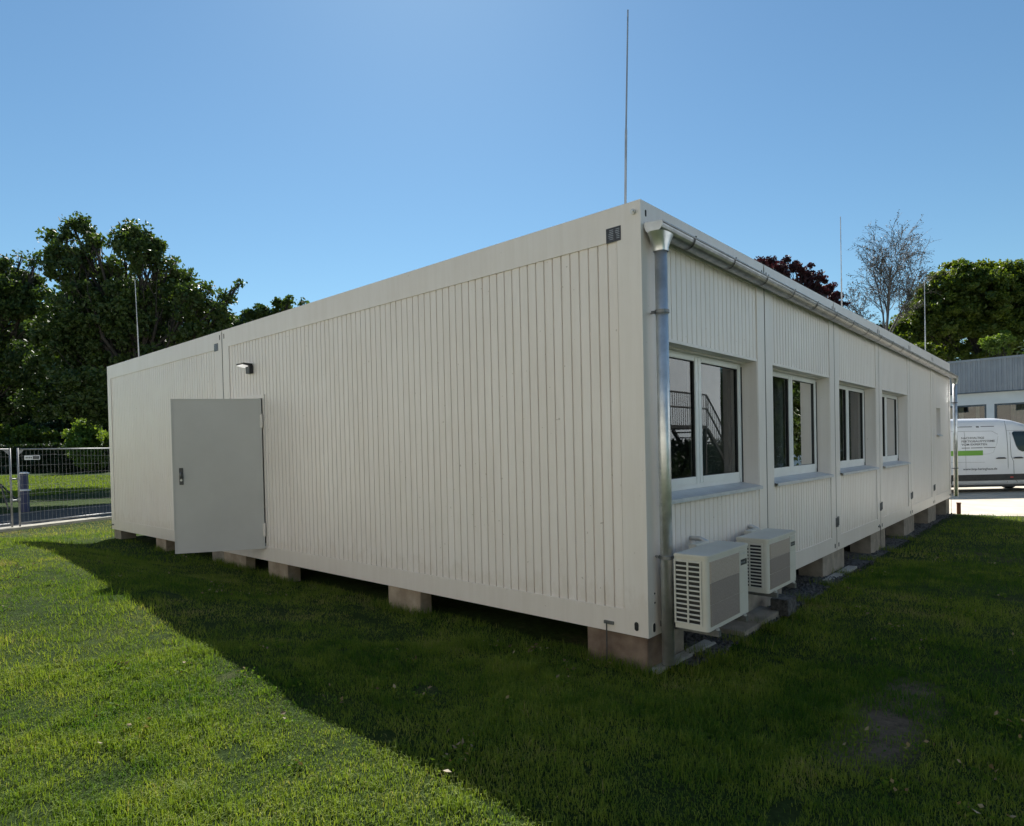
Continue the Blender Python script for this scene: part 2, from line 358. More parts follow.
# right wall (six modules)
WZ0, WZ1 = 1.01, 2.27
for k in range(6):
    s0 = k*W; s1 = s0+W
    module_frame(RF, s0 if k else -GAP, s1, P+(0 if k else GAP), P, 0 if k else .1405)
    a, e = s0+P, s1-P
    if k < 4:
        ribs(RF, a, e, .19, WZ0-.03); ribs(RF, a, e, WZ1, 3.0)
    elif k == 4: ribs(RF, a, e, .19, 3.0)
    else:
        sa, sb = 12.72, 13.28
        ribs(RF, a, sa, .19, 3.0); ribs(RF, sb, e, .19, 3.0); ribs(RF, sa, sb, .19, 1.52); ribs(RF, sa, sb, 2.14, 3.0)
# joints between modules
for k in range(1, 6):
    b = MB(); wbox(b, RF, k*W-GAP, k*W+GAP, .02, H-.02, -.12, -.004); b.build('joint_seal', 'gap', B)
b = MB(); wbox(b, LF, L1-GAP, L1+GAP, .02, H-.02, -.12, -.006); b.build('joint_seal', 'gap', B)
# shell: roof, floor, far walls
b = MB(); b.box((-L2+.02, .15, 3.13), (-.15, YD-.02, 3.2)); b.build('roof', 'frame', B)
b = MB()
b.box((-L2, 0.0, H+.0), (0, .14, H+.006)); b.box((-.14, .14, H), (0, YD, H+.006)); b.box((-L2, .14, H), (-L2+.14, YD, H+.006)); b.box((-L2+.14, YD-.14, H), (-.14, YD, H+.006))
b.build('roof_trim', 'frame', B)
b = MB(); b.box((-L2+.15, .15, .02), (-.15, YD-.15, .16)); b.build('floor', 'floor_in', B)
b = MB(); b.box((-L2, .145, 0), (-L2+.1, YD, H-.002)); b.box((-L2+.1, YD-.1, 0), (-.145, YD-.001, H-.002)); b.build('rear_wall', 'frame', B)
b = MB(); b.box((-1.6, .2, .16), (-1.55, YD-.15, 3.1)); b.build('inner_wall', 'floor_in', B)
b = MB(); b.box((-8, 1.5, .16), (-4.5, 1.55, 3.1)); b.build('inner_wall', 'floor_in', B)

# windows
def window(s0, s1, z0, z1, casements=2, rec=-.17, curtains=()):
    f = MB(); t = .055
    # reveal lining
    wbox(f, RF, s0-.006, s0+.012, z0-.02, z1+.0, rec, -.006); wbox(f, RF, s1-.012, s1+.006, z0-.02, z1, rec, -.006)
    wbox(f, RF, s0+.012, s1-.012, z1-.02, z1+.006, rec, -.004)
    wbox(f, RF, s0+.012, s1-.012, z1-.032, z1-.02, rec, rec+.05)
    lin = f.build('reveal', 'frame', B)
    wn = MB(); a, e = s0+.035, s1-.0125; zb, zt = z0+.034, z1-.03
    wbox(wn, RF, a, a+t, zb, zt, rec-.07, rec); wbox(wn, RF, e-t, e, zb, zt, rec-.07, rec)
    wbox(wn, RF, a+t, e-t, zb, zb+t, rec-.07, rec); wbox(wn, RF, a+t, e-t, zt-t*.6, zt, rec-.07, rec)
    win = wn.build('window', 'pvc', B, bevel=.004)
    mid = (a+e)/2
    cas = [(a+t-.012, mid-.002), (mid+.002, e-t+.012)] if casements == 2 else [(a+t-.012, e-t+.012)]
    for (c0, c1) in cas:
        q = MB(); u0, u1 = zb+t-.012, zt-t*.6+.012; k = .062 if casements == 2 else .04
        for (p0, p1, r0, r1) in ((c0, c0+k, u0, u1), (c1-k, c1, u0, u1), (c0+k, c1-k, u0, u0+k), (c0+k, c1-k, u1-k*.62, u1)):
            wbox(q, RF, p0, p1, r0, r1, rec-.06, rec+.014)
        sa = q.build('sash', 'pvc', win, bevel=.005)
        q = MB(); r = .004
        for (p0, p1, r0, r1) in ((c0+k, c0+k+r, u0+k, u1-k*.62), (c1-k-r, c1-k, u0+k, u1-k*.62), (c0+k+r, c1-k-r, u0+k, u0+k+r), (c0+k+r, c1-k-r, u1-k*.62-r, u1-k*.62)):
            wbox(q, RF, p0, p1, r0, r1, rec-.03, rec+.004)
        q.build('glazing_seal', 'seal', win)
        q = MB(); q.add([RF(c0+k, u0+k, rec-.012), RF(c1-k, u0+k, rec-.012), RF(c1-k, u1-k*.62, rec-.012), RF(c0+k, u1-k*.62, rec-.012)], [(0, 1, 2, 3)])
        q.build('pane', 'glass', win)
    g = MB(); wbox(g, RF, s1-.016, s1-.013, z0+.03, z1-.06, rec, rec+.012); g.build('shutter_rail', 'seal', win)
    sl = MB(); poly = [(rec, z0+.035), (.035, z0-.002), (.035, z0-.032), (.031, z0-.032), (.031, z0-.008), (rec, z0+.029)]
    sl.prism(poly, lambda p: RF(s0+.01, p[1], p[0]), lambda p: RF(s1-.008, p[1], p[0]))
    sl.build('sill', 'alu_sill', win)
    for (c0, c1) in curtains:
        q = MB(); n = int((c1-c0)/.05); vs = []; fs = []
        for i in range(n+1):
            d = rec-.18+.02*(1 if i % 2 else -1)
            vs += [RF(c0+i*.05, z0-.3, d), RF(c0+i*.05, z1+.2, d)]
            if i: fs.append((2*i-2, 2*i, 2*i+1, 2*i-1))
        q.add(vs, fs); q.build('curtain', 'curtain', win)
    return win
cur = [[(1.72, 2.3)], [(3.75, 4.75)], [(6.05, 7.2)], [(8.3, 9.65)]]
for k in range(4): window(k*W+P, k*W+W-P, WZ0, WZ1, 2, curtains=cur[k])
window(12.72, 13.28, 1.52, 2.14, 1, rec=-.13)

# door leaf, open towards the camera
hx, hy = -5.775, -.012; th = math.radians(57.5); DW = 1.11
dv = Vector((-math.cos(th), -math.sin(th), 0)); dn = Vector((math.sin(th), -math.cos(th), 0))
def DL(s, z, d): q = Vector((hx, hy, z))+dv*s+dn*d; return tuple(q)
def dbox(b, s0, s1, z0, z1, d0, d1):
    b.add([DL(s, z, d) for z in (z0, z1) for (s, d) in ((s0, d0), (s1, d0), (s1, d1), (s0, d1))], [(0,3,2,1),(4,5,6,7),(0,1,5,4),(1,2,6,5),(2,3,7,6),(3,0,4,7)])
d0 = MB(); dbox(d0, .01, DW, .165, 2.18, -.045, .0); door = d0.build('door', 'door', B, bevel=.006)
q = MB()
for (a, c_, e, g) in ((.01, DW, .165, .18), (.01, DW, 2.165, 2.18), (.01, .024, .18, 2.165), (DW-.014, DW, .18, 2.165)): dbox(q, a, c_, e, g, .0005, .005)
q.build('folded_rim', 'door', door)
q = MB(); dbox(q, .03, DW-.03, .19, 2.15, -.05, -.0455); q.build('inner_sheet', 'frame', door)
q = MB(); dbox(q, DW-.125, DW-.075, 1.06, 1.28, .0, .008); q.build('handle_plate', 'steel', door, bevel=.003)
q = MB(); q.tube([DL(DW-.1, 1.22, .008), DL(DW-.1, 1.22, .05)], .009, 10); q.tube([DL(DW-.1, 1.22, .05), DL(DW-.1, 1.2, .055), DL(DW-.105, 1.15, .055)], .011, 10); q.build('handle', 'zinc_dark', door, smooth=True)
q = MB(); q.tube([DL(DW-.1, 1.12, .006), DL(DW-.1, 1.12, .018)], .014, 12); q.build('lock', 'zinc', door)
for zz in (.42, 1.88):
    q = MB(); q.tube([(hx+.012, hy-.016, zz-.09), (hx+.012, hy-.016, zz+.09)], .013, 10); dbox(q, .0, .03, zz-.08, zz+.08, 0, .006); q.build('hinge', 'frame', door)

# data plates, corner holes, seam slots and clips, screws
def plate(s0, s1, z0, z1, rows):
    q = MB(); wbox(q, LF, s0, s1, z0, z1, 0, .003); pl = q.build('data_plate', 'plate', B)
    q = MB(); hgt = z1-z0; wd = s1-s0
    for i in range(rows):
        zz = z1-hgt*(.2+.62*i/(rows-1)); j = 0
        for (a, c) in ((.08, .42), (.5, .92)):
            l_ = .6+.4*random.random()
            wbox(q, LF, s0+wd*a, s0+wd*(a+(c-a)*l_), zz, zz+hgt*.055, .003, .0038)
    q.build('plate_lettering', 'plate_print', pl)
plate(.17, .30, 3.0-.005, 3.105, 6); plate(L1+.13, L1+.26, 2.98, 3.09, 5)
def hole(fn, s, z, rs=.018, rz=.034, name='corner_hole', ring=True):
    pts = []
    for k in range(20):
        t = 2*PI*k/20; pts.append((rs*math.cos(t), (rz-rs)*(1 if math.sin(t) >= 0 else -1)+rs*math.sin(t)))
    q = MB()
    if ring: q.prism(pts, lambda p: fn(s+p[0]*1.28, z+p[1]*1.22, -.002), lambda p: fn(s+p[0]*1.28, z+p[1]*1.22, .002))
    if ring: h = q.build(name, 'frame', B)
    q = MB(); q.prism(pts, lambda p: fn(s+p[0], z+p[1], 0), lambda p: fn(s+p[0], z+p[1], .0035 if ring else .0025)); q.build('hole_opening' if ring else name, 'gap', h if ring else B)
hole(LF, .10, .075); hole(RF, .082, .065)
for k in range(1, 7):
    hole(RF, k*W-.085, .07, .016, .03, ring=False); 
    if k < 6: hole(RF, k*W+.085, .07, .016, .03, ring=False)
hole(LF, L1-.085, .07, ring=False); hole(LF, L1+.085, .07, ring=False)
for k in range(1, 6):
    for dx in (-.06, .06): hole(RF, k*W+dx, 3.15, .009, .038, 'slot', False)
for dx in (-.07, .07): hole(LF, L1+dx, 3.165, .01, .036, 'slot', False)
hole(RF, .075, 3.17, .01, .025, 'slot', False)
q = MB(); q.tube([LF(.055, 3.175, 0), LF(.055, 3.175, .022)], .02, 12); q.tube([LF(.055, 3.175, .022), LF(.055, 3.175, .032)], .011, 6); q.build('bolt', 'zinc', B)
q = MB(); q.tube([RF(.075, 3.09, 0), RF(.075, 3.09, .02)], .012, 10); q.build('bolt', 'zinc', B)
for zz in (.25, .32): hole(RF, .1, zz, .007, .0075, 'screw_hole', False)
for k in range(2, 7):
    q = MB(); s = k*W
    for sg in ((-1, 1) if k < 6 else (-1,)):
        wbox(q, RF, s+sg*.012, s+sg*.042, .31, .43, 0, .014); q.tube([RF(s+sg*.027, .33, .02), RF(s+sg*.027, .45, .02)], .006, 6)
    q.build('module_clip', 'zinc_dark', B)
# earthing straps with rods into the ground
def earth(fn, s, z=.068, zb=-.3):
    q = MB(); wbox(q, fn, s-.055, s+.03, z-.012, z+.012, 0, .016); h = q.build('earthing_clamp', 'zinc_dark', B)
    q = MB(); q.tube([fn(s, z, .022), fn(s, -.12, .024), fn(s+.003, zb, .024)], .005, 6); q.build('earthing_rod', 'steel', h)
earth(LF, .355); earth(RF, 3*W-.13, .075, -.4); earth(RF, 6*W-.25, .07, -.42); earth(LF, L2-.08, .09)
# wall lamp
q = MB(); wbox(q, LF, 6.03, 6.15, 2.545, 2.66, -.012, .045); wl = q.build('wall_lamp', 'black', B, bevel=.006)
q = MB(); q.prism([(.0, 2.645), (.125, 2.665), (.13, 2.682), (.0, 2.68)], lambda p: LF(6.03, p[1], p[0]), lambda p: LF(6.24, p[1], p[0])); q.build('lamp_head', 'black', wl)
q = MB(); q.prism([(.02, 2.636), (.122, 2.654), (.122, 2.663), (.02, 2.646)], lambda p: LF(6.07, p[1], p[0]), lambda p: LF(6.23, p[1], p[0])); q.build('lens', 'lens', wl)

# gutter with brackets and two downpipes
GR = .072
def gutter_z(y): return 3.065-.0085*y
def arc(r, n=12): return [(math.cos(PI+PI*i/n)*r, math.sin(PI+PI*i/n)*r) for i in range(n+1)]
y0, y1 = .035, YD+.11; gx = .085
q = MB(); vs = []; fs = []
prof = [(-GR, .018)]+arc(GR)+[(GR, .004)]+[(GR-.002, -.0), ]+[(p[0]*.96, p[1]*.96) for p in arc(GR)[::-1]]+[(-GR+.003, .018)]
for yy in (y0, y1):
    for p in prof: vs.append((gx+p[0], yy, gutter_z(yy)+p[1]))
n = len(prof)
for i in range(n): fs.append((i, (i+1) % n, n+(i+1) % n, n+i))
q.add(vs, fs); q.tube([(gx+GR, y0, gutter_z(y0)), (gx+GR, y1, gutter_z(y1))], .008, 8)
gut = q.build('gutter', 'zinc_gutter', B, smooth=False)
for yy in (y0, y1):
    q = MB(); a = arc(GR+.003, 16); q.prism([(p[0], p[1]) for p in a]+[(GR, .006), (-GR, .02)], lambda p: (gx+p[0], yy-.004, gutter_z(yy)+p[1]), lambda p: (gx+p[0], yy+.003, gutter_z(yy)+p[1])); q.build('end_cap', 'zinc', gut)
yb = .56
while yb < YD:
    q = MB(); vs = []; fs = []; a = [(-GR-.006, .022)]+arc(GR+.0045)+[(GR+.012, .012)]
    for yy in (yb-.012, yb+.012):
        for p in a: vs.append((gx+p[0], yy, gutter_z(yb)+p[1]))
    m_ = len(a)
    for i in range(m_-1): fs.append((i, i+1, m_+i+1, m_+i))
    q.add(vs, fs); q.build('bracket', 'steel', gut); yb += .78
q = MB(); q.box((gx+GR-.012, y0+.15, gutter_z(YD/2)+.004), (gx+GR-.008, y0+.2, gutter_z(YD/2)+.006))
def downpipe(yc, zt, zb, name_label):
    q = MB(); x = .092
    pts = [(x, yc, zt-.19), (x, yc, zb+.02), (x+.01, yc-.003, zb)]
    q.tube([(x, yc, zt-.15), (x, yc, zb)], .046, 24); dp = q.build('downpipe', 'zinc_pipe', B, smooth=False)
    for p in dp.data.polygons: p.use_smooth = len(p.vertices) == 4
    q = MB(); n = 16; rings = [(.074, .05, .118), (.074, -.03, .118), (.062, -.08, .085), (.054, -.125, .057), (.053, -.16, .054)]
    vs = []; fs = []
    for (rx, dz, ry) in rings:
        for k in range(n):
            t = 2*PI*k/n; vs.append((gx+math.copysign(abs(math.cos(t))**.7, math.cos(t))*rx+(x-gx), yc+math.copysign(abs(math.sin(t))**.7, math.sin(t))*ry, zt-.03+dz*1.0))
    for i in range(1, len(rings)-1):
        for k in range(n): fs.append((i*n+k, i*n+(k+1) % n, (i+1)*n+(k+1) % n, (i+1)*n+k))
    vs2 = vs; q.add(vs2, fs); q.build('funnel', 'zinc_pipe', dp, smooth=True)
    for zz in ((2.43, .6) if yc < 5 else (2.3, .7)):
        q = MB(); q.tube([(x, yc, zz-.012), (x, yc, zz+.012)], .0545, 20); q.box((.0, yc-.006, zz-.005), (x-.05, yc+.006, zz+.005)); q.box((x-.075, yc-.028, zz-.01), (x-.05, yc-.018, zz+.012))
        q.build('pipe_clamp', 'zinc_dark', dp)
downpipe(.125, gutter_z(.15), -.2, '')
downpipe(YD+.02, gutter_z(YD), .02, '')

# ------------------------------------------------------------------ lightning rods on the roof
def rod(x, y, ztop, label, tilt=(0, 0)):
    t = empty('lightning_rod', (x, y, 3.2), label, 'lightning rod', 'lightning rods on the roof')
    q = MB(); q.tube([(x, y, 3.2), (x, y, 3.27)], .17, 24); q.build('concrete_base', 'slab', t, bevel=.01)
    q = MB(); q.tube([(x, y, 3.27), (x+tilt[0]*.4, y+tilt[1]*.4, 3.27+(ztop-3.27)*.45)], .0105, 8); q.tube([(x+tilt[0]*.4, y+tilt[1]*.4, 3.27+(ztop-3.27)*.45), (x+tilt[0], y+tilt[1], ztop)], [.0075, .0065], 8); q.build('rod', 'rod', t)
rod(-.44, .51, 5.12, 'tall lightning rod on the roof near the front corner of the building', (.02, .08))
rod(-.52, 7.34, 5.11, 'thin lightning rod on the roof in front of the sky left of the bare birch')
rod(-.24, 13.0, 5.1, 'short lightning rod on the roof in front of the round green tree')
rod(-11.3, .32, 4.91, 'lightning rod on the far left roof in front of the dark leafy tree', (-.03, -.02))

# ------------------------------------------------------------------ concrete blocks, slabs, gravel
def block(x0, x1, y0, y1, label, mat='block', top=-.003):
    cx, cy = (x0+x1)/2, (y0+y1)/2; zb = float(np.min(gz([x0, x1, cx], [y0, y1, cy])))-.06
    q = MB(); q.box((x0, y0, zb), (x1, y1, top)); o = q.build('concrete_block', mat, bevel=.006, loc=(cx, cy, zb))
    return tag(o, label, 'block', 'concrete blocks carrying the building')
block(-.565, -.02, .015, .3, 'wide reddish concrete block under the front corner of the building', 'block_red')
block(-.3, -.03, .31, .62, 'grey block beside the downpipe under the front corner', 'block_grey')
block(-3.165, -2.63, .02, .17, 'single sandy block under the long ribbed wall right of the door', 'block')
block(-5.79, -5.27, .02, .2, 'pale block under the long wall just right of the door hinge', 'block')
block(-7.13, -6.43, .02, .16, 'sandy block below the open door, right one of the pair', 'block')
block(-7.56, -7.15, .03, .16, 'sandy block below the open door, left one of the pair', 'block_grey')
block(-9.83, -9.37, .02, .18, 'block left of the open door leaf under the far wall', 'block')
block(-12.1, -11.7, .03, .3, 'block under the far left end of the building', 'block_grey')
names = {1: 'first', 2: 'second', 3: 'third', 4: 'fourth', 5: 'fifth'}
for k in range(1, 6):
    block(-.33, -.035, k*W-.5, k*W-.008, 'grey block under the window wall, nearer one below the %s joint from the corner' % names[k], 'block_grey')
    block(-.33, -.045, k*W+.008, k*W+.5, 'grey block under the window wall, farther one below the %s joint from the corner' % names[k], 'block_grey')
block(-.33, -.04, YD-.55, YD-.05, 'last grey block under the far end of the window wall', 'block_grey')
def slab(poly, z, t, label, mat='slab'):
    q = MB(); q.prism(poly, lambda p: (p[0], p[1], z-t), lambda p: (p[0], p[1], z))
    o = q.build('paving_slab', mat, bevel=.006); return tag(o, label, 'slab', 'slabs along the window wall')
slab([(-.02, .04), (.05, .04), (.1, .95), (-.02, .97)], -.235, .07, 'narrow pale slab at the foot of the downpipe')
slab([(-.12, 1.3), (.2, 1.3), (.18, 2.3), (-.12, 2.3)], -.215, .1, 'grey slab carrying the second air conditioner', 'block_grey')
slab([(.1, 2.2), (.27, 2.2), (.27, 2.45), (.1, 2.45)], -.1, .16, 'small grey block at the far foot of the second air conditioner', 'gravel')
slab([(.0, 4.2), (.1, 4.2), (.12, 5.4), (.0, 5.4)], -.27, .05, 'long thin slab edging the gravel below the second window')
# gravel: many stones, nobody could count them
def stones():
    N = 5200; x = rng.uniform(-.5, .26, N); y = rng.uniform(.45, 14.6, N)**1.0
    y[:2600] = rng.uniform(.6, 4.5, 2600)
    keep = x < .22-.012*y+.05*vnoise(y, y*0, .5, 2); x = x[keep]; y = y[keep]
    z = gz(x, y)+.012; V = []; base = np.array([(1, 0, 0), (-1, 0, 0), (0, 1, 0), (0, -1, 0), (0, 0, 1), (0, 0, -1)], float)
    tri = [(0, 2, 4), (2, 1, 4), (1, 3, 4), (3, 0, 4), (2, 0, 5), (1, 2, 5), (3, 1, 5), (0, 3, 5)]
    n = len(x); r = rng.uniform(.008, .03, (n, 1, 1))*rng.uniform(.6, 1.3, (n, 6, 1)); a = rng.uniform(0, 6.28, n)
    ca, sa = np.cos(a), np.sin(a); P_ = base[None]*r
    Q = np.stack([P_[..., 0]*ca[:, None]-P_[..., 1]*sa[:, None]+x[:, None], P_[..., 0]*sa[:, None]+P_[..., 1]*ca[:, None]+y[:, None], P_[..., 2]*.8+z[:, None]], -1)
    V = np.concatenate([Q[:, t, :] for t in tri], 1).reshape(-1, 3)
    o = np_mesh('gravel', V, 3, 'gravel'); tag(o, 'dark gravel strip along the foot of the window wall', 'gravel', kind='stuff')
stones()
q = MB(); vs = []; ysg = np.arange(.35, 14.7, .3)
for yy in ysg: vs += [(-.6, yy, float(gz(-.6, yy))+.012), (.2-.012*yy, yy, float(gz(.2-.012*yy, yy))+.012)]
q.add(vs, [(2*i, 2*i+1, 2*i+3, 2*i+2) for i in range(len(ysg)-1)]); o = q.build('gravel_bed', 'gravel'); o['kind'] = 'structure'

# ------------------------------------------------------------------ air conditioners
def ac_unit(xf, xb, y0, y1, z0, z1, label):
    t = empty('air_conditioner', ((xf+xb)/2, (y0+y1)/2, z0-.08), label, 'air conditioner', 'air conditioners along the window wall')
    hz = z1-z0; wy = y1-y0; r = .03
    # casing: rounded front corners, plan polygon extruded; the -y side has a slotted grille
    ys = y0+.012
    poly = [(xb, ys)]
    for i in range(5): a = -PI/2+PI/2*i/4; poly.append((xf-r+r*math.cos(a), ys+r+r*math.sin(a)))
    for i in range(5): a = PI/2*i/4; poly.append((xf-r+r*math.cos(a), y1-r+r*math.sin(a)))
    poly.append((xb, y1))
    q = MB(); q.prism(poly, lambda p: (p[0], p[1], z0), lambda p: (p[0], p[1], z1-.02)); cs = q.build('casing', 'ac', t)
    # lid, slightly proud
    q = MB(); e = .006
    lid = [(xb-.002, ys-e-.004)]
    for i in range(5): a = -PI/2+PI/2*i/4; lid.append((xf-r+(r+e)*math.cos(a), ys+r-.004+(r+e)*math.sin(a)))
    for i in range(5): a = PI/2*i/4; lid.append((xf-r+(r+e)*math.cos(a), y1-r+(r+e)*math.sin(a)))
    lid.append((xb-.002, y1+e)); q.prism(lid, lambda p: (p[0], p[1], z1-.024), lambda p: (p[0], p[1], z1)); q.build('lid', 'ac', t, bevel=.004)
    # side grille: dark louvre openings in a frame
    xa, xc = xb+.008, xf-.055; xm = (xa+xc)/2; za, zc = z0+.045, z1-.05
    q = MB(); q.box((xa, ys-.001, za), (xc, ys+.006, zc)); gb = q.build('side_grille', 'black', t)
    q = MB(); rows = 13; ph = (zc-za)/rows
    for i in range(rows+1):
        zz = za+i*ph; q.add([(xa-.004, ys-.001, zz+.003), (xc+.004, ys-.001, zz+.003), (xc+.004, ys-.005, zz-.001), (xa-.004, ys-.005, zz-.001),
               (xa-.004, ys-.001, zz-.003), (xc+.004, ys-.001, zz-.003), (xc+.004, ys-.005, zz-.008), (xa-.004, ys-.005, zz-.008)],
              [(0, 1, 2, 3), (4, 7, 6, 5), (3, 2, 6, 7), (0, 4, 5, 1), (0, 3, 7, 4), (1, 5, 6, 2)])
    for xx in (xa-.004, xm, xc+.003): q.box((xx-.006, ys-.009, za-.01), (xx+.006, ys-.0015, zc+.01))
    q.build('louvres', 'ac', gb)
    # front: three large meshed fields and a plain strip with labels
    fy0, fy1 = y0+.045, y0+wy*.73; hz3 = (hz-.075)/3
    for i, mt in enumerate(('ac_grille2', 'ac_grille2', 'ac_grille')):
        q = MB(); zz = z0+.03+i*hz3; q.box((xf-.002, fy0, zz+.002), (xf+.005+.0015*(i == 2), fy1, zz+hz3-.002)); gf = q.build('front_grille', mt, t)
        q = MB()
        for k in range(1, 15): q.box((xf+.005, fy0+.01, zz+hz3*k/15), (xf+.0085, fy1-.01, zz+hz3*k/15+.003))
        q.build('grille_bars', mt, gf)
    q = MB(); q.box((xf-.002, fy1+.012, z0+.03), (xf+.004, y1-r-.004, z0+hz*.33)); q.box((xf-.002, fy1+.012, z0+hz*.335), (xf+.004, y1-r-.004, z0+hz*.62)); q.box((xf-.002, fy1+.012, z0+hz*.625), (xf+.004, y1-r-.004, z1-.035))
    ap = q.build('access_panel', 'ac', t)
    q = MB(); q.box((xf+.004, fy1+.035, z0+hz*.72), (xf+.0055, y1-.055, z0+hz*.80)); lb = q.build('type_label', 'plate', ap)
    q = MB()
    for k in range(3): q.box((xf+.0055, fy1+.042+k*.028, z0+hz*.745), (xf+.006, fy1+.058+k*.028, z0+hz*.77))
    q.build('label_print', 'plate_print', lb)
    q = MB(); q.box((xf+.004, fy1+.04, z0+hz*.865), (xf+.0055, y1-.06, z0+hz*.895)); q.build('badge', 'zinc', ap)
    # feet and rails
    for yy in (y0+.12, y1-.14):
        q = MB(); q.box((-.005, yy-.02, z0-.045), (xf+.035, yy+.02, z0-.002)); q.build('wall_bracket', 'zinc_dark', t)
        q = MB(); q.tube([(xf+.02, yy, z0-.03), (xf+.02, yy, z0+.008)], .007, 6); q.tube([(xf+.02, yy, z0-.004), (xf+.02, yy, z0+.012)], .013, 6); q.build('bolt', 'zinc', t)
    # pipes to the wall
    q = MB(); q.box((xb-.07, y0+wy*.5, z1-.14), (xb-.003, y0+wy*.8, z1+.012)); q.build('valve_cover', 'ac', t, bevel=.004)
    q = MB(); q.tube([(xb-.04, y0+wy*.9, z1-.12), (xb-.05, y0+wy*.88, z1+.0), (xb-.1, y0+wy*.86, z1+.02), (-.03, y0+wy*.86, z1+.02)], .02, 10); q.build('pipe_sleeve', 'zinc', t, smooth=True)
    q = MB(); q.tube([(xb-.02, y1-.1, z1-.2), (xb-.06, y1-.05, z1-.28), (xb-.1, y1-.02, z1-.2), (-.03, y1-.02, z1-.12)], .02, 8); q.build('insulated_pipe', 'seal', t, smooth=True)
    return t
ac_unit(.43, .175, .075, .835, .1, .645, 'nearer ivory air conditioner outdoor unit beside the downpipe')
ac_unit(.40, .125, 1.33, 2.06, .14, .61, 'farther ivory air conditioner outdoor unit below the first window joint')

# ------------------------------------------------------------------ construction fence
def gzf(p): return float(gz(p[0], p[1]))
def fence_panel(a0, a1, label, sign=False, braceR=True):
    p0 = fp(a0, 0); p1 = fp(a1, 0); zb = -.27; zt = 1.69
    t = empty('construction_fence', (p0[0], p0[1], zb), label, 'fence', 'wire mesh construction fence panels')
    q = MB(); q.tube([(p0[0], p0[1], zb), (p0[0], p0[1], zt+.03)], .021, 10); q.tube([(p1[0], p1[1], zb), (p1[0], p1[1], zt+.03)], .021, 10)
    q.tube([(p0[0], p0[1], zt), (p1[0], p1[1], zt)], .019, 10); q.tube([(p0[0], p0[1], zb+.12), (p1[0], p1[1], zb+.12)], .019, 10)
    q.build('frame', 'zinc_fence', t, smooth=True)
    q = MB()
    for (e, s) in ((a0, 1), (a1, -1)):
        pa, pb = fp(e, .0), fp(e+s*.16, .0)
        q.add([(pa[0], pa[1], zt-.01), (pb[0], pb[1], zt-.01), (pa[0], pa[1], zt-.17)], [(0, 1, 2)])
    q.build('corner_plate', 'zinc_fence', t)
    q = MB(); n = int((a1-a0)/.1)
    for i in range(1, n):
        pp = fp(a0+(a1-a0)*i/n, .0); q.tube([(pp[0], pp[1], zb+.13), (pp[0], pp[1], zt)], .0026, 4, False)
    z = zb+.35
    while z < zt:
        dips = .03*math.sin(z*5+a0)
        pts = [(fp(a0+(a1-a0)*k/8, .004)[0], fp(a0+(a1-a0)*k/8, .004)[1], z+dips*math.sin(k*.9)) for k in range(9)]
        q.tube(pts, .0028, 4, False); z += .24
    q.build('wire_mesh', 'zinc_fence', t)
    q = MB(); 
    for e in (a0, a1):
        c = fp(e, 0); q.box((c[0]-.12, c[1]-.33, zb-.1), (c[0]+.12, c[1]+.33, zb+.02))
    q.build('concrete_foot', 'slab', t, bevel=.02)
    if sign:
        q = MB(); pa, pb = fp(a0+.14, -.02), fp(a0+.52, -.02)
        q.add([(pa[0], pa[1], 1.42), (pb[0], pb[1], 1.42), (pb[0], pb[1], 1.53), (pa[0], pa[1], 1.53)], [(0, 1, 2, 3)]); sg = q.build('sign_plate', 'white', t)
        q = MB(); 
        pa, pb = fp(a0+.34, -.026), fp(a0+.5, -.026)
        q.add([(pa[0], pa[1], 1.435), (pb[0], pb[1], 1.435), (pb[0], pb[1], 1.515), (pa[0], pa[1], 1.515)], [(0, 1, 2, 3)]); q.build('sign_print', 'print', sg)
        q = MB()
        for k in range(4):
            pa, pb = fp(a0+.17+k*.04, -.026), fp(a0+.195+k*.04, -.026); q.add([(pa[0], pa[1], 1.455), (pb[0], pb[1], 1.455), (pb[0], pb[1], 1.495), (pa[0], pa[1], 1.495)], [(0, 1, 2, 3)])
        q.build('sign_print', 'print', sg)
fence_panel(0.0, 3.5, 'mesh construction fence panel with a small sign next to the building', True)
fence_panel(-3.68, -.18, 'mesh construction fence panel at the far left edge without a sign')
fence_panel(3.62, 7.1, 'mesh construction fence panel hidden behind the left end of the building')
q = MB(); pa = fp(-.18, 0); pb = fp(0, 0)
for zz in (.95, .42): q.tube([(pa[0], pa[1], zz), (pb[0], pb[1], zz)], .02, 8); q.tube([(pa[0], pa[1], zz-.02), (pa[0], pa[1], zz+.05)], .032, 8); q.tube([(pb[0], pb[1], zz-.02), (pb[0], pb[1], zz+.05)], .032, 8)
o = q.build('fence_clamp', 'zinc_fence'); tag(o, 'pair of clamps joining the two fence posts', 'clamp')
# blue pillar with white caps
c = at(24, 480, 21); bt = empty('blue_pillar', (c[0], c[1], -.3), 'blue pillar with white caps standing behind the fence on the dark path', 'pillar')
for (z0, z1, r) in ((-.29, .40, .135), (.46, .96, .12)):
    q = MB(); q.tube([(c[0], c[1], z0), (c[0], c[1], z1)], [r, r*.96], 20); q.build('barrel', 'blue', bt, bevel=.01, smooth=False)
    q = MB(); q.tube([(c[0], c[1], z1), (c[0], c[1], z1+.035), (c[0], c[1], z1+.06)], [r*1.25, r*1.25, r*.7], 20); q.build('cap', 'white', bt)
q = MB(); c2 = at(1, 500, 22); c3 = at(8, 495, 22); q.tube([(c2[0], c2[1], .6), (c3[0], c3[1], -.28)], .03, 6); q.tube([(c2[0]-.6, c2[1]-.1, -.28), (c2[0], c2[1], .6)], .03, 6); q.tube([(c2[0], c2[1], .6), (c2[0]-.3, c2[1]+.7, -.28)], .03, 6)
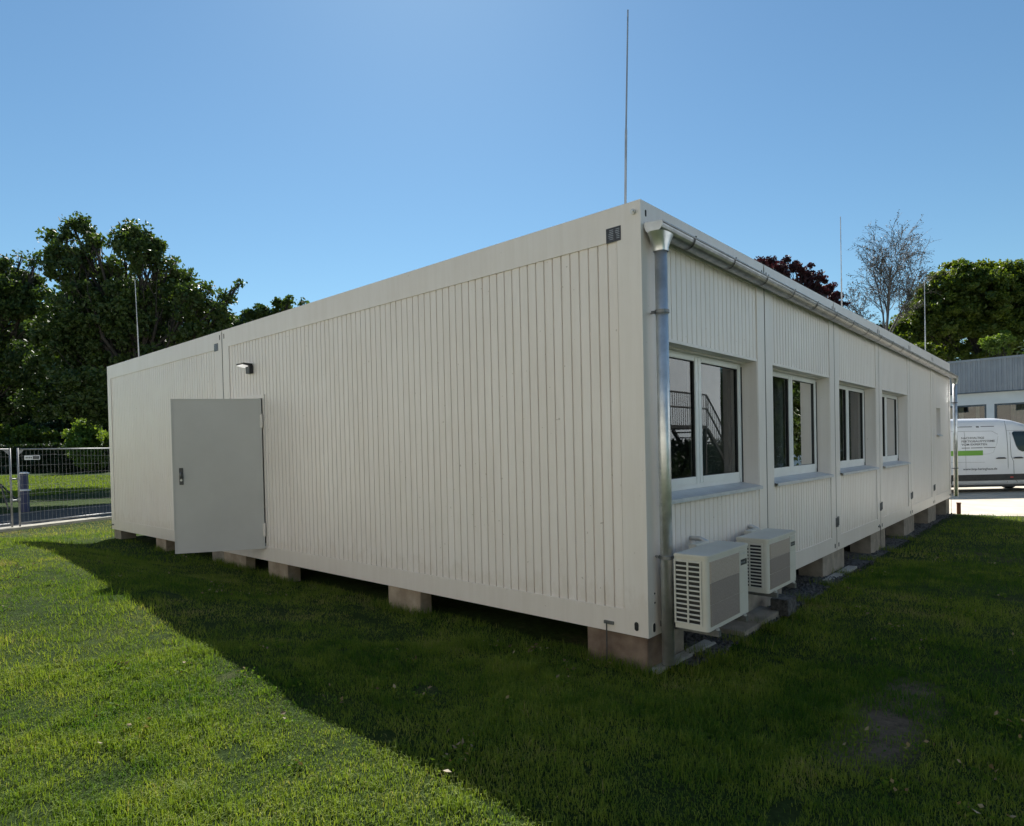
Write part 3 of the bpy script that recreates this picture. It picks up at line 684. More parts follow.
tag(q.build('tripod', 'steel'), 'dark thin tripod behind the fence at the far left edge', 'tripod')
# rusty post
q = MB(); q.tube([(.12, YD+.2, -.5), (.12, YD+.2, -.17)], .045, 12); q.tube([(.12, YD+.2, -.17), (.12, YD+.2, -.15)], .055, 12)
tag(q.build('rusty_post', 'rust'), 'short rusty brown pipe stub at the far corner of the building', 'post')

# ------------------------------------------------------------------ van
VA = np.array([RR[0], RR[1]])/math.hypot(RR[0], RR[1]); VN = np.array([VA[1], -VA[0]])   # forward along the side, outward normal to the camera
v0 = at(1008, 450, 22.0)                                                                  # seam behind the cab door on the visible side
VG = -.47
def VP(s, z, d): return (v0[0]+VA[0]*s+VN[0]*d, v0[1]+VA[1]*s+VN[1]*d, VG+z)
van = empty('delivery_van', (v0[0], v0[1], VG), 'white panel van with black side strip and green bar parked on the yard', 'van')
# cross-sections along the length: (s, roof z, half-inset at top, belt shape)
side = [(-3.75, 2.45), (-3.7, 2.52), (-3.3, 2.575), (-.2, 2.575), (.25, 2.52), (.75, 2.36), (1.05, 2.15), (1.75, 1.38), (2.2, 1.16), (2.42, .98), (2.5, .7), (2.5, .42)]
WV = 1.98
def sect(s, zt):
    pts = []; zs = [.27, .45, .62, .9, 1.25, 1.6, 1.95, 2.25, 2.42, 2.52, 2.575]
    ins = [.06, .015, 0, 0, .005, .02, .05, .095, .14, .2, .42]
    zmax = max(zt, .5)
    for z, i_ in zip(zs, ins):
        zz = z if z < zmax-.12 else zmax-.12+(z-(zmax-.12))*.12/max(.001, 2.575-(zmax-.12))
        e = i_
        if s > 1.0: e += .10*(s-1.0)**1.4
        if z >= zmax-.12: e += .05*min(1, (z-zmax+.12)/.3)
        pts.append((e, zz))
    return pts
q = MB(); secs = []
for (s, zt) in side:
    p = sect(s, zt); ring = [VP(s, z, -e) for e, z in p]+[VP(s, z, -WV+e) for e, z in p[::-1]]; secs.append(ring)
n = len(secs[0]); vs = [p for r_ in secs for p in r_]; fs = []
for i in range(len(secs)-1):
    for k in range(n): fs.append((i*n+k, i*n+(k+1) % n, (i+1)*n+(k+1) % n, (i+1)*n+k))
fs += [list(range(n)), [(len(secs)-1)*n+k for k in range(n)]]
q.add(vs, fs); body = q.build('body', 'van', van)
for p in body.data.polygons: p.use_smooth = len(p.vertices) == 4
def vsheet(name, poly, d, mat, parent=van, th=.006):
    q = MB(); q.prism(poly, lambda p: VP(p[0], p[1], p[2]-th if len(p) > 2 else d-th), lambda p: VP(p[0], p[1], p[2] if len(p) > 2 else d)); return q.build(name, mat, parent)
def sd_(z):   # inset of the side at height z
    return -np.interp(z, [.27, .45, .62, .9, 1.25, 1.6, 1.95, 2.25, 2.42, 2.52], [.06, .015, 0, 0, .005, .02, .05, .095, .14, .2])
vsheet('side_strip', [(-3.7, .42), (1.2, .42), (1.2, .63), (-3.7, .63)], .018, 'trim', th=.03)
vsheet('sill_trim', [(-3.0, .20), (1.2, .20), (1.2, .27), (-3.0, .27)], -.012, 'trim', th=.05)
# door windows on the visible side
wp = [(.35, 1.98), (1.0, 1.93), (1.5, 1.42), (1.5, 1.33), (.66, 1.33), (.5, 1.40), (.42, 1.55), (.3, 1.9)]
wp = [(.18, 2.04), (.24, 2.09), (1.0, 2.07), (1.5, 1.5), (1.5, 1.39), (.5, 1.39), (.37, 1.45), (.29, 1.6)]
lz = [(1.39, .5), (1.45, .37), (1.6, .29), (2.04, .18), (2.09, .24)]; rz = [(1.39, 1.5), (1.5, 1.5), (2.07, 1.0), (2.09, .98)]
q = MB(); vs = []; zr = np.linspace(1.39, 2.09, 15)
for z in zr:
    a = np.interp(z, [p[0] for p in lz], [p[1] for p in lz]); c_ = np.interp(z, [p[0] for p in rz], [p[1] for p in rz])
    for k in range(6):
        ss = a+(c_-a)*k/5; vs.append(VP(ss, z, float(sd_(z))-(.10*max(0, ss-1.0)**1.4)+.012))
q.add(vs, [(i*6+k, i*6+k+1, i*6+k+7, i*6+k+6) for i in range(14) for k in range(5)]); q.build('side_window', 'dark_glass', van)
# windscreen
q = MB(); q.add([VP(.9, 2.2, -.25), VP(.9, 2.2, -WV+.25), VP(1.78, 1.42, -WV+.2), VP(1.78, 1.42, -.2)], [(0, 1, 2, 3)]); q.v = [tuple(np.array(a)+np.array([VA[0]*.05, VA[1]*.05, .03])) for a in q.v]; q.build('windscreen', 'dark_glass', van)
def seam(pts, w_=.009):
    q = MB(); q.tube([VP(s, z, sd_(z)+.001) for s, z in pts], w_, 4); return q.build('panel_seam', 'print', van)
zz_ = [.34, .62, .9, 1.25, 1.6, 1.95, 2.25, 2.42]
seam([(0, z) for z in [.34, .9, 1.25, 1.6, 1.95, 2.25, 2.45]]); seam([(.12, 2.06), (.1, 1.6), (.11, 1.25), (.19, 1.05), (.2, .62), (.28, .42), (.35, .34)]); seam([(.0, 2.12), (.9, 2.12)], .005)
seam([(-1.45, z) for z in [.5, .9, 1.25, 1.6, 1.95, 2.12]], .005); seam([(-3.5, 2.14), (-.5, 2.12), (-.3, 2.0)], .005); seam([(-2.6, 1.08), (-.8, 1.05)], .004); seam([(-3.6, 1.3), (-.7, 1.33), (-.5, 1.38), (-.35, 1.7), (-.3, 1.95)], .003)
for s in (-.42, .17):
    q = MB(); q.tube([VP(s, 1.17, .02), VP(s+.07, 1.185, .035), VP(s+.27, 1.185, .035), VP(s+.34, 1.17, .02)], [.012, .026, .026, .012], 8); q.build('door_handle', 'trim', van)
vsheet('green_bar', [(-2.3, 1.29), (-.86, 1.29), (-.86, 1.46), (-2.3, 1.46)], .0, 'green', body, .02)
vsheet('side_marker', [(.06, .50), (.16, .50), (.16, .54), (.06, .54)], .02, 'red')
def wheel(s, d):
    c_ = VP(s, .33, d); ax = Vector((VN[0], VN[1], 0)); q = MB()
    q.tube([Vector(c_)-ax*.11, Vector(c_)-ax*.09, Vector(c_)+ax*.09, Vector(c_)+ax*.11], [.3, .335, .335, .3], 32)
    wl_ = q.build('wheel', 'tyre', van); q = MB(); q.tube([Vector(c_)+ax*.1, Vector(c_)+ax*.122], [.2, .17], 24); q.build('rim', 'zinc_dark', wl_)
for s in (-2.6, 1.45):
    wheel(s, -.12); wheel(s, -WV+.12)
q = MB(); q.box((0, 0, 0), (0, 0, 0)); 
q = MB(); q.prism([(-3.6, .2), (2.2, .2), (2.2, .34), (-3.6, .34)], lambda p: VP(p[0], p[1], -.15), lambda p: VP(p[0], p[1], -WV+.15)); q.build('underbody', 'trim', van)
for dd in (-.18, -WV+.18): vsheet('headlight', [(2.28, .8), (2.46, .75), (2.36, .98), (2.2, 1.05)], dd+.16, 'zinc')
vsheet('bumper', [(2.2, .27), (2.55, .3), (2.55, .55), (2.2, .6)], -.1, 'trim', th=WV-.2)
# lettering
def lettering(txt, s, z, size, parent, mat='print', width=None):
    cu = bpy.data.curves.new('t', 'FONT'); cu.body = txt; cu.size = size; cu.extrude = .001; cu.offset = size*.012
    to = bpy.data.objects.new('t', cu); C.objects.link(to); dg = bpy.context.evaluated_depsgraph_get()
    me = bpy.data.meshes.new_from_object(to.evaluated_get(dg)); bpy.data.objects.remove(to); bpy.data.curves.remove(cu)
    xs_ = [v.co.x for v in me.vertices]; k = (width/(max(xs_)-min(xs_))) if width else 1
    for v in me.vertices:
        a, b_, c_ = v.co.x*k, v.co.y, v.co.z
        v.co = VP(s+a, z+b_, float(sd_(z+b_))+.004+c_)
    me.name = 'lettering'; me.materials.clear(); me.materials.append(M[mat]); o = bpy.data.objects.new('lettering', me); C.objects.link(o); o.parent = parent; o.location = (-van.location) if parent is van else (0, 0, 0)
    return o
lettering('NACHHALTIGE', -1.58, 1.86, .10, body, width=.79); lettering('FERTIGBAUSYSTEME', -1.58, 1.745, .10, body, width=1.15); lettering('VOM EXPERTEN', -1.58, 1.635, .10, body, width=.88)
lettering('www.bnp-haringhaus.de', -1.55, .79, .11, body, width=1.17)
q = MB()
for (a, c_, zc, h) in ((-1.58, -1.3, 1.54, .03), (-1.26, -.86, 1.54, .03), (-.82, -.43, 1.54, .03), (-1.7, -1.63, 2.25, .06), (-1.6, -1.16, 2.27, .03), (-1.02, -.92, 2.25, .06), (-.86, -.4, 2.27, .03)):
    q.prism([(a, zc), (c_, zc), (c_, zc+h*.8), (a, zc+h*.8)], lambda p: VP(p[0], p[1], sd_(p[1])), lambda p: VP(p[0], p[1], sd_(p[1])+.004))
q.build('small_print', 'print', body)

# ------------------------------------------------------------------ grey building behind the van
g0 = at(960, 394, 36.0); g1 = at(1024, 389, 33.9); gd = np.array([g1[0]-g0[0], g1[1]-g0[1]]); gd /= np.linalg.norm(gd); gn = np.array([gd[1], -gd[0]])
def GP(s, z, d): return (g0[0]+gd[0]*s+gn[0]*d, g0[1]+gd[1]*s+gn[1]*d, z)
gb_ = empty('flat_roofed_hall', (g0[0], g0[1], -.4), 'hall with grey ribbed upper cladding over a white window storey behind the van', 'building')
S0, S1 = -9.0, 16.0
ZT, ZM, ZW1, ZW0 = 5.75, 3.92, 3.25, 1.9
def gbox(b, s0, s1, z0, z1, d0, d1): b.add([GP(s, z, d) for z in (z0, z1) for (s, d) in ((s0, d0), (s1, d0), (s1, d1), (s0, d1))], [(0,3,2,1),(4,5,6,7),(0,1,5,4),(1,2,6,5),(2,3,7,6),(3,0,4,7)])
q = MB(); pr_ = []; s = S0
while s < S1: pr_ += [(s, .25), (s+.1, .25), (s+.13, .21), (s+.2, .21), (s+.23, .25)]; s += .23
vs = []; fs = []
for i, (a, d) in enumerate(pr_):
    vs += [GP(a, ZM, d), GP(a, ZT-.12, d)]
    if i: fs.append((2*i-2, 2*i, 2*i+1, 2*i-1))
q.add(vs, fs); q.build('cladding', 'grey_clad', gb_)
q = MB(); gbox(q, S0, S1, ZT-.12, ZT, -9, .3); q.build('roof', 'grey_clad', gb_)
q = MB(); gbox(q, S0, S1, ZM-.04, ZM, -.1, .28); q.build('cladding_edge', 'blue_frame', gb_)
wins = [(-6.5, -3.0), (-2.9, 1.2), (1.55, 6.2), (6.7, 10.9), (11.3, 15.5)]
q = MB(); gbox(q, S0, S1, -.5, ZW0, -.3, 0); gbox(q, S0, S1, ZW1, ZM-.04, -.3, 0); prev = S0
for (a, c_) in wins: gbox(q, prev, a, ZW0, ZW1, -.3, 0); prev = c_
gbox(q, prev, S1, ZW0, ZW1, -.3, 0); gbox(q, S0, S0+.3, -.5, ZT-.12, -9, -.3); gbox(q, S1-.3, S1, -.5, ZT-.12, -9, -.3); gbox(q, S0, S1, -.5, ZT-.12, -9, -8.7); q.build('wall', 'plaster', gb_)
for (a, c_) in wins:
    q = MB(); t_ = .09
    gbox(q, a, c_, ZW1-t_, ZW1, -.2, -.05); gbox(q, a, c_, ZW0, ZW0+t_, -.2, -.05); n = 3
    for k in range(n+1): xx = a+(c_-a-t_)*k/n; gbox(q, xx, xx+t_, ZW0+t_, ZW1-t_, -.19, -.055)
    wn = q.build('window', 'blue_frame', gb_)
    q = MB(); q.add([GP(a, ZW0, -.13), GP(c_, ZW0, -.13), GP(c_, ZW1, -.13), GP(a, ZW1, -.13)], [(0, 1, 2, 3)]); q.build('pane', 'glass', wn)
    q = MB(); vs = []; fs = []; i = 0; xx = a+.2
    while xx < c_-.3:
        vs += [GP(xx, ZW0-.1, -.33+.03*(i % 2)), GP(xx, ZW1-.1, -.33+.03*(i % 2))]
        if i and (i % 18) > 6: fs.append((2*i-2, 2*i, 2*i+1, 2*i-1))
        xx += .08; i += 1
    q.add(vs, fs); q.build('curtain', 'curtain_pale', wn)
q = MB(); gbox(q, S0+.3, S1-.3, -.4, -.3, -8.7, -.3); gbox(q, S0+.3, S1-.3, -.3, ZT-.2, -3.1, -3.0); q.build('interior', 'floor_in', gb_)

# ------------------------------------------------------------------ house with outside stairs opposite (seen mirrored in the first window)
hb = empty('white_house', (9, 12, -.4), 'white plastered house opposite the window wall, seen only in the window glass', 'building')
q = MB(); q.box((8.0, 4.0, -.5), (14, 20.6, 6.4)); q.build('wall', 'plaster', hb)
q = MB(); q.box((7.8, 3.8, 6.4), (14.2, 20.8, 6.55)); q.build('roof', 'grey_clad', hb)
for yy in (5.2, 8.2):
    q = MB(); q.box((7.985, yy, .7), (8.0-.001, yy+1.6, 2.1)); f_ = q.build('window', 'blue_frame', hb)
    q = MB(); q.box((7.975, yy+.08, .78), (7.984, yy+1.52, 2.02)); q.build('pane', 'dark_glass', f_)
st = empty('outside_stairs', (7.2, 15, -.4), 'dark steel outside stairs with railing against the white house, mirrored in the window', 'stairs')
q = MB(); q.box((6.3, 12.6, 1.92), (7.95, 15.6, 2.02)); q.build('landing', 'steel', st)
for (xx, yy) in ((6.35, 12.7), (6.35, 15.5), (7.85, 12.7), (7.85, 15.5)):
    q = MB(); q.box((xx-.05, yy-.05, -.5), (xx+.05, yy+.05, 1.92)); q.build('post', 'steel', st)
q = MB(); nst = 13
for i in range(nst): zz = 2.02-(i+1)*.175; yy = 15.6+i*.25; q.box((6.35, yy, zz-.04), (7.5, yy+.25, zz))
q.build('treads', 'steel', st)
q = MB(); q.tube([(6.32, 15.6, 1.9), (6.32, 18.5, -.45)], .07, 4); q.tube([(7.52, 15.6, 1.9), (7.52, 18.5, -.45)], .07, 4); q.build('stringer', 'steel', st)
q = MB()
for off in (1.0, .55): q.tube([(6.32, 12.6, 2.02+off), (6.32, 15.6, 2.02+off), (6.32, 18.5, -.35+off)], .03, 6)
for yy in np.arange(12.6, 15.7, .14): q.tube([(6.32, yy, 2.0), (6.32, yy, 3.02)], .01, 4)
for i in range(0, 20): f_ = i/20; yy = 15.6+2.9*f_; zz = 2.0-2.35*f_; q.tube([(6.32, yy, zz), (6.32, yy, zz+1.0)], .01, 4)
q.build('railing', 'steel', st)

fac = empty('bounce_house', (-4, -13, -.3), 'long white plastered house added unseen behind the photographer to bounce sunlight onto the cream building', 'building')  # unseen house, added so its sunlit front brightens the shaded walls
q = MB(); q.box((-30, -20, -.5), (24, -12.5, 8.2)); q.build('wall', 'plaster_warm', fac)
q = MB(); q.box((-30.3, -20.3, 8.2), (24.3, -12.3, 8.4)); q.build('roof', 'grey_clad', fac)
for k in range(8):
    for zz in (1.0, 4.6):
        q = MB(); q.box((-27+k*6.4, -12.5, zz), (-25.4+k*6.4, -12.47, zz+1.4)); f_ = q.build('window', 'blue_frame', fac)
        q = MB(); q.box((-26.9+k*6.4, -12.47, zz+.1), (-25.5+k*6.4, -12.46, zz+1.3)); q.build('pane', 'dark_glass', f_)

# ------------------------------------------------------------------ foliage
def leaves(name, P_, size, mat, parent, tint, fold=.25):
    n = len(P_); a = rng.normal(size=(n, 3)); a /= np.linalg.norm(a, axis=1)[:, None]
    b_ = rng.normal(size=(n, 3)); b_ -= (b_*a).sum(1)[:, None]*a; b_ /= np.linalg.norm(b_, axis=1)[:, None]
    c_ = np.cross(a, b_); s = size*rng.uniform(.6, 1.25, (n, 1))
    v1 = P_+a*s*.6; v3 = P_-a*s*.6; v2 = P_+b_*s*.36+c_*s*fold*.4; v4 = P_-b_*s*.36+c_*s*fold*.4
    V = np.stack([v1, v2, v3, v3, v4, v1], 1).reshape(-1, 3)
    return np_mesh(name, V, 3, mat, parent, np.repeat(tint, 6))
def crown_points(blobs, total, clump_r, flat=.75, shell=.45):
    """leaf positions gathered in clumps spread through each blob's volume"""
    wts = np.array([b_[1]**2.2 for b_ in blobs]); wts /= wts.sum(); out = []; tin = []; tips = []
    for (c_, r), w_ in zip(blobs, wts):
        nl = int(total*w_); ncl = max(6, int((r/clump_r)**2*7))
        d = rng.normal(size=(ncl, 3)); d /= np.linalg.norm(d, axis=1)[:, None]
        rr_ = r*(shell+(1-shell)*rng.random(ncl)**.7)*rng.uniform(.85, 1.12, ncl)
        cc = c_+d*rr_[:, None]*np.array([1, 1, .92]); tips.append(cc)
        cs = clump_r*rng.uniform(.45, 1.2, ncl); pick = rng.integers(0, ncl, nl)
        off = rng.normal(size=(nl, 3)); off /= np.linalg.norm(off, axis=1)[:, None]; off *= (rng.random(nl)**.5)[:, None]
        out.append(cc[pick]+off*cs[pick][:, None]*np.array([1, 1, flat])); ct = rng.random(ncl)
        tin.append(np.clip(.55*ct[pick]+.45*rng.random(nl), 0, 1))
    return np.concatenate(out), np.concatenate(tin), tips
def wig(p0, p1, n, amp):
    p0 = np.array(p0); p1 = np.array(p1); L = np.linalg.norm(p1-p0); pts = []
    for i in range(n+1):
        f_ = i/n; p = p0*(1-f_)+p1*f_
        if 0 < i < n: p = p+rng.normal(size=3)*amp*L
        pts.append(p)
    return pts
def tree(name, ub, D, zb, px_blobs, n_leaf, leaf_size, mat, label, clump=.55, group=None, trunk_r=.28, fork=.3, bark='bark', shell=.45, cat='tree'):
    base = at(ub, 460, D); base[2] = zb
    t = empty(name, tuple(base), label, cat, group)
    blobs = []
    for pb in px_blobs:
        dd = pb[3] if len(pb) > 3 else D
        c_ = at(pb[0], pb[1], dd+rng.uniform(-.6, .6)); blobs.append((c_, pb[2]*dd/FPX))
    P_, T_, tips = crown_points(blobs, n_leaf, clump, shell=shell)
    q = MB(); top = np.mean([b_[0] for b_ in blobs], 0); topz = max(b_[0][2] for b_ in blobs)
    fk = np.array([base[0]*.8+top[0]*.2, base[1]*.8+top[1]*.2, zb+(topz-zb)*fork])
    q.tube(wig(base-np.array([0, 0, .2]), fk, 4, .02), np.linspace(trunk_r*1.2, trunk_r*.75, 5), 10)
    tk = q.build('trunk', bark, t, smooth=True)
    q = MB()
    for (c_, r), tp in zip(blobs, tips):
        pts = wig(fk, c_, 5, .035); q.tube(pts, np.linspace(trunk_r*.32, .03, 6), 7)
        for k in rng.choice(len(tp), min(len(tp), 14), replace=False):
            j = rng.integers(2, 6); q.tube(wig(pts[j], tp[k], 3, .06), np.linspace(.03, .01, 4), 4, False)
    q.build('branches', bark, t, smooth=True)
    leaves('crown', P_, leaf_size, mat, t, T_)
    return t
# big leafy trees behind the left end of the building
tree('broadleaf_tree', 150, 27, -.3, [(58, 250, 10), (52, 238, 7), (66, 234, 8), (72, 224, 7), (84, 224, 8), (90, 234, 9), (96, 246, 10), (66, 266, 20), (88, 262, 15), (122, 240, 11), (128, 230, 8), (142, 232, 9), (152, 240, 10), (158, 252, 11), (140, 256, 20),
     (112, 268, 12), (168, 268, 9), (180, 280, 13), (166, 296, 24), (186, 300, 14), (200, 302, 9), (206, 290, 6), (214, 308, 11), (224, 298, 7), (222, 320, 12), (239, 284, 3.2), (232, 290, 2.5),
     (200, 330, 24), (110, 300, 32), (80, 315, 34), (140, 322, 34), (105, 350, 40), (60, 355, 34, 26), (160, 370, 40), (90, 392, 32, 25), (200, 370, 33), (120, 400, 32, 26), (50, 396, 24, 26)],
     88000, .155, 'leaf_oak', 'tall dark green tree with ragged crown behind the left end of the building', .42, 'dark leafy trees on the left', .33, .32)
tree('broadleaf_tree', -70, 30, -.3, [(6, 268, 10), (14, 278, 14), (30, 284, 12), (22, 256, 3.5), (38, 256, 3), (34, 264, 4), (-30, 280, 34), (2, 302, 28), (34, 308, 24), (-60, 330, 55), (-8, 352, 24), (45, 335, 18), (35, 372, 26), (0, 398, 28), (45, 402, 22), (-50, 395, 48)],
     65000, .17, 'leaf_oak', 'dark green tree at the far left edge with lower rounded top', .45, 'dark leafy trees on the left', .35, .3)
tree('broadleaf_tree', 262, 31, -.3, [(250, 318, 9), (262, 312, 7), (270, 316, 8), (278, 306, 6), (287, 299, 5), (284, 310, 6), (302, 303, 3), (245, 335, 18), (275, 335, 18), (300, 330, 14)],
     12000, .16, 'leaf_oak', 'small sparse green treetop showing just above the long left roof edge', .35, 'dark leafy trees on the left', .2, .4)
tree('broadleaf_tree', 175, 39, -.3, [(80, 302, 22), (130, 298, 22), (20, 312, 18), (-30, 305, 30), (170, 300, 24), (-80, 310, 40), (120, 320, 45), (60, 325, 38), (10, 330, 34), (-50, 330, 45), (150, 360, 45), (40, 370, 36), (-20, 385, 30), (100, 380, 40), (180, 320, 30), (210, 350, 40)],
     60000, .24, 'leaf_oak', 'dark tree added to shade the path, filling the gaps behind the tall ragged tree on the left', .7, 'dark leafy trees on the left', .4, .3)  # hidden behind the tall tree, added so its shadow darkens the path
# far dark trees behind the hedge
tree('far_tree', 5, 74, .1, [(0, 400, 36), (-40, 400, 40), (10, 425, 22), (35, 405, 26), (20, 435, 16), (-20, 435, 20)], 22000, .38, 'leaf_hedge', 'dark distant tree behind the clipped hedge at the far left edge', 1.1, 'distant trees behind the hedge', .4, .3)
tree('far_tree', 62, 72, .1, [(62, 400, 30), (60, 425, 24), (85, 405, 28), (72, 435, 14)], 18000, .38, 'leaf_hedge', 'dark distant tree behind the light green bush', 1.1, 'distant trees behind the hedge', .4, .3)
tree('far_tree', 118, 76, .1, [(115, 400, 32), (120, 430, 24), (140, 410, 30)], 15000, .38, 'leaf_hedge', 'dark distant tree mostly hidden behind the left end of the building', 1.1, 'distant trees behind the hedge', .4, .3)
# light shrubs in the sun
tree('shrub', 86, 57, .1, [(80, 440, 13), (92, 432, 11), (86, 424, 7), (100, 442, 10), (98, 460, 9), (108, 440, 8), (84, 455, 10)], 9000, .26, 'leaf_light', 'sunlit light green bush rising above the dark hedge beside the building', .7, 'sunlit bushes by the hedge', .1, .2, cat='bush')
tree('shrub', 20, 66, .1, [(5, 434, 9), (22, 432, 8), (38, 434, 8), (52, 436, 7), (30, 440, 9), (12, 442, 9)], 7000, .28, 'leaf_lime', 'low lit bushes showing above the clipped hedge at the far left', .7, 'sunlit bushes by the hedge', .1, .2, cat='bush')
tree('broadleaf_tree', 1200, 24, -.4, [(1190, 380, 70), (1185, 320, 65), (1240, 350, 70), (1250, 410, 70), (1200, 270, 50), (1180, 425, 50)], 26000, .2, 'leaf_oak', 'dark tree in front of the hall mirrored in the farther windows', .6, None, .25, .3)
tree('broadleaf_tree', 1390, 19, -.4, [(1390, 330, 110), (1360, 380, 90), (1420, 380, 90), (1300, 350, 80), (1390, 440, 80)], 26000, .22, 'leaf_oak', 'dark tree right of the yard mirrored in the second window', .7, None, .3, .3)
# clipped hedge
def hedge(pA, pB, z0, z1, th, n, label, size=.24):
    pA = np.array(pA[:2]); pB = np.array(pB[:2]); d = pB-pA; L = np.linalg.norm(d); d /= L; nn = np.array([-d[1], d[0]])
    m_ = (pA+pB)/2; t = empty('hedge', (m_[0], m_[1], z0), label, 'hedge', 'clipped hedges beyond the lawn')
    u_ = rng.random(n)*L; v_ = (rng.random(n)-.5)*th; zz = z0+(z1-z0)*rng.random(n)**.8+.06*rng.normal(size=n)
    side_ = rng.random(n); v_ = np.where(side_ < .55, np.sign(v_)*th/2+rng.normal(size=n)*.05, v_)
    P_ = np.stack([pA[0]+d[0]*u_+nn[0]*v_, pA[1]+d[1]*u_+nn[1]*v_, zz], 1)
    leaves('foliage', P_, size, 'leaf_hedge', t, rng.random(n))
    q = MB(); a = pA-nn*th*.33; b_ = pB-nn*th*.33; c_ = pB+nn*th*.33; e = pA+nn*th*.33
    q.prism([a, b_, c_, e], lambda p: (p[0], p[1], z0-.1), lambda p: (p[0], p[1], z1-.2)); q.build('inner_twigs', 'leaf_hedge', t)
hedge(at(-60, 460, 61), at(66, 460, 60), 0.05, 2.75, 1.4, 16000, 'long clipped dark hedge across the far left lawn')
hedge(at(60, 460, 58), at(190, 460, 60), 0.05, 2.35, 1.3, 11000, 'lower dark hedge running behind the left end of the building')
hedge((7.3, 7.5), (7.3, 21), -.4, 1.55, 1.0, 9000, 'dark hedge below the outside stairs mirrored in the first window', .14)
# right-hand side
tree('round_tree', 1000, 52, -.4, [(975, 302, 36), (945, 318, 30), (1005, 300, 36), (1000, 282, 20), (965, 280, 18), (943, 288, 18), (985, 274, 12), (925, 318, 22), (912, 332, 20), (1045, 300, 38), (1040, 340, 50), (980, 345, 42), (904, 345, 14), (928, 302, 15), (1025, 280, 15), (955, 270, 9), (1010, 272, 9), (900, 325, 8)],
     150000, .24, 'leaf_lime', 'big round dense green tree behind the grey hall on the right', .6, None, .5, .25, shell=.6)
tree('shrub', 1000, 46, -.4, [(1000, 338, 6), (1007, 336, 5), (992, 345, 7), (1002, 347, 7)], 3500, .2, 'leaf_light', 'small sunlit green bush in front of the round tree above the hall roof', .4, None, .1, .3, cat='bush')
tree('shrub', 932, 47, -.4, [(925, 352, 8), (936, 354, 7), (915, 350, 6)], 4000, .2, 'leaf_lime', 'small bush at the foot of the round tree above the gutter end', .4, None, .1, .3, cat='bush')
tree('copper_beech', 790, 38, -.4, [(760, 263, 6), (770, 266, 8), (778, 274, 11), (794, 267, 6), (806, 272, 8), (818, 281, 8), (800, 288, 14), (822, 292, 7), (831, 300, 5), (815, 298, 10), (770, 292, 18), (790, 305, 20), (757, 266, 5), (836, 306, 4), (827, 287, 6), (836, 295, 5), (843, 304, 4), (784, 262, 5)],
     22000, .16, 'leaf_copper', 'dark red copper beech top showing above the gutter', .33, None, .3, .35)
tree('conifer', 876, 50, -.4, [(878, 338, 9), (868, 345, 10), (888, 346, 9), (880, 328, 4)], 6000, .2, 'leaf_hedge', 'dark green treetop at the foot of the bare birch', .45, None, .2, .4)
# bare birch
def birch(ub, D, zb, label):
    base = at(ub, 460, D); base[2] = zb; t = empty('birch_tree', tuple(base), label, 'tree')
    q = MB(); tw = MB(); tips = []
    right = np.array([RR[0], RR[1], 0]); fwd = np.array([F[0], F[1], 0])
    def grow(p, d, L, r, lvl):
        n = 5; pts = [p]; rs = [r]; q_ = p.copy(); dd = d.copy()
        for i in range(n):
            dd = dd+rng.normal(size=3)*(.05 if lvl < 2 else .11)+np.array([0, 0, .04 if lvl < 3 else -.06]); dd /= np.linalg.norm(dd)
            q_ = q_+dd*L/n; pts.append(q_.copy()); rs.append(r*(1-.55*(i+1)/n))
        (q if lvl < 2 else tw).tube(pts, rs, 7 if lvl < 2 else 3, False)
        if lvl >= 4: tips.extend(pts[1:]); return
        nb = {0: 5, 1: 8, 2: 6, 3: 5}[lvl]
        for k in range(nb):
            f_ = (k+rng.uniform(.3, 1))/(nb+.2)*(.68 if lvl == 1 else .8)+(.3 if lvl == 1 else .18); i = min(n-1, int(f_*n)); pp = pts[i]+(pts[i+1]-pts[i])*(f_*n-i)
            ax = rng.normal(size=3); ax -= ax.dot(dd)*dd; ax /= np.linalg.norm(ax); sp = rng.uniform(.35, .75) if lvl else rng.uniform(.3, .55)
            nd = dd*math.cos(sp)+ax*math.sin(sp); nd[2] += .12; nd /= np.linalg.norm(nd); grow(pp, nd, L*(rng.uniform(.34, .5) if lvl == 1 else rng.uniform(.42, .6)), max(.013, rs[i]*rng.uniform(.45, .6)), lvl+1)
    fork = at(ub, 345, D)
    q.tube(wig(base, fork, 4, .01), [.2, .18, .17, .16, .15], 10)
    for (du, dv, r) in ((-20, -84, .07), (2, -94, .085), (20, -92, .08), (38, -86, .07), (-36, -44, .05), (28, -60, .045), (-10, -92, .06)):
        tgt = at(ub+du, 345+dv, D)+fwd*rng.uniform(-1.5, 1.5); dd = tgt-fork; L = np.linalg.norm(dd); grow(fork.copy(), dd/L, L*.86, r, 1)
    q.build('trunk', 'birch', t, smooth=True); tw.build('twigs', 'birch', t)
    tp = np.array(tips); k = rng.choice(len(tp), min(len(tp), 7000), replace=False)
    leaves('leaves', tp[k]+rng.normal(size=(len(k), 3))*.06, .085, 'leaf_birch', t, rng.random(len(k)))
birch(886, 46, -.4, 'nearly bare birch with fine twigs against the sky')
# off-frame trees mirrored by the far windows
tree('broadleaf_tree', 1120, 36, -.4, [(1120, 360, 70), (1100, 330, 50), (1150, 330, 60), (1120, 400, 60)], 30000, .24, 'leaf_oak', 'dark tree beyond the yard seen only in the far windows', .8, None, .35, .3)

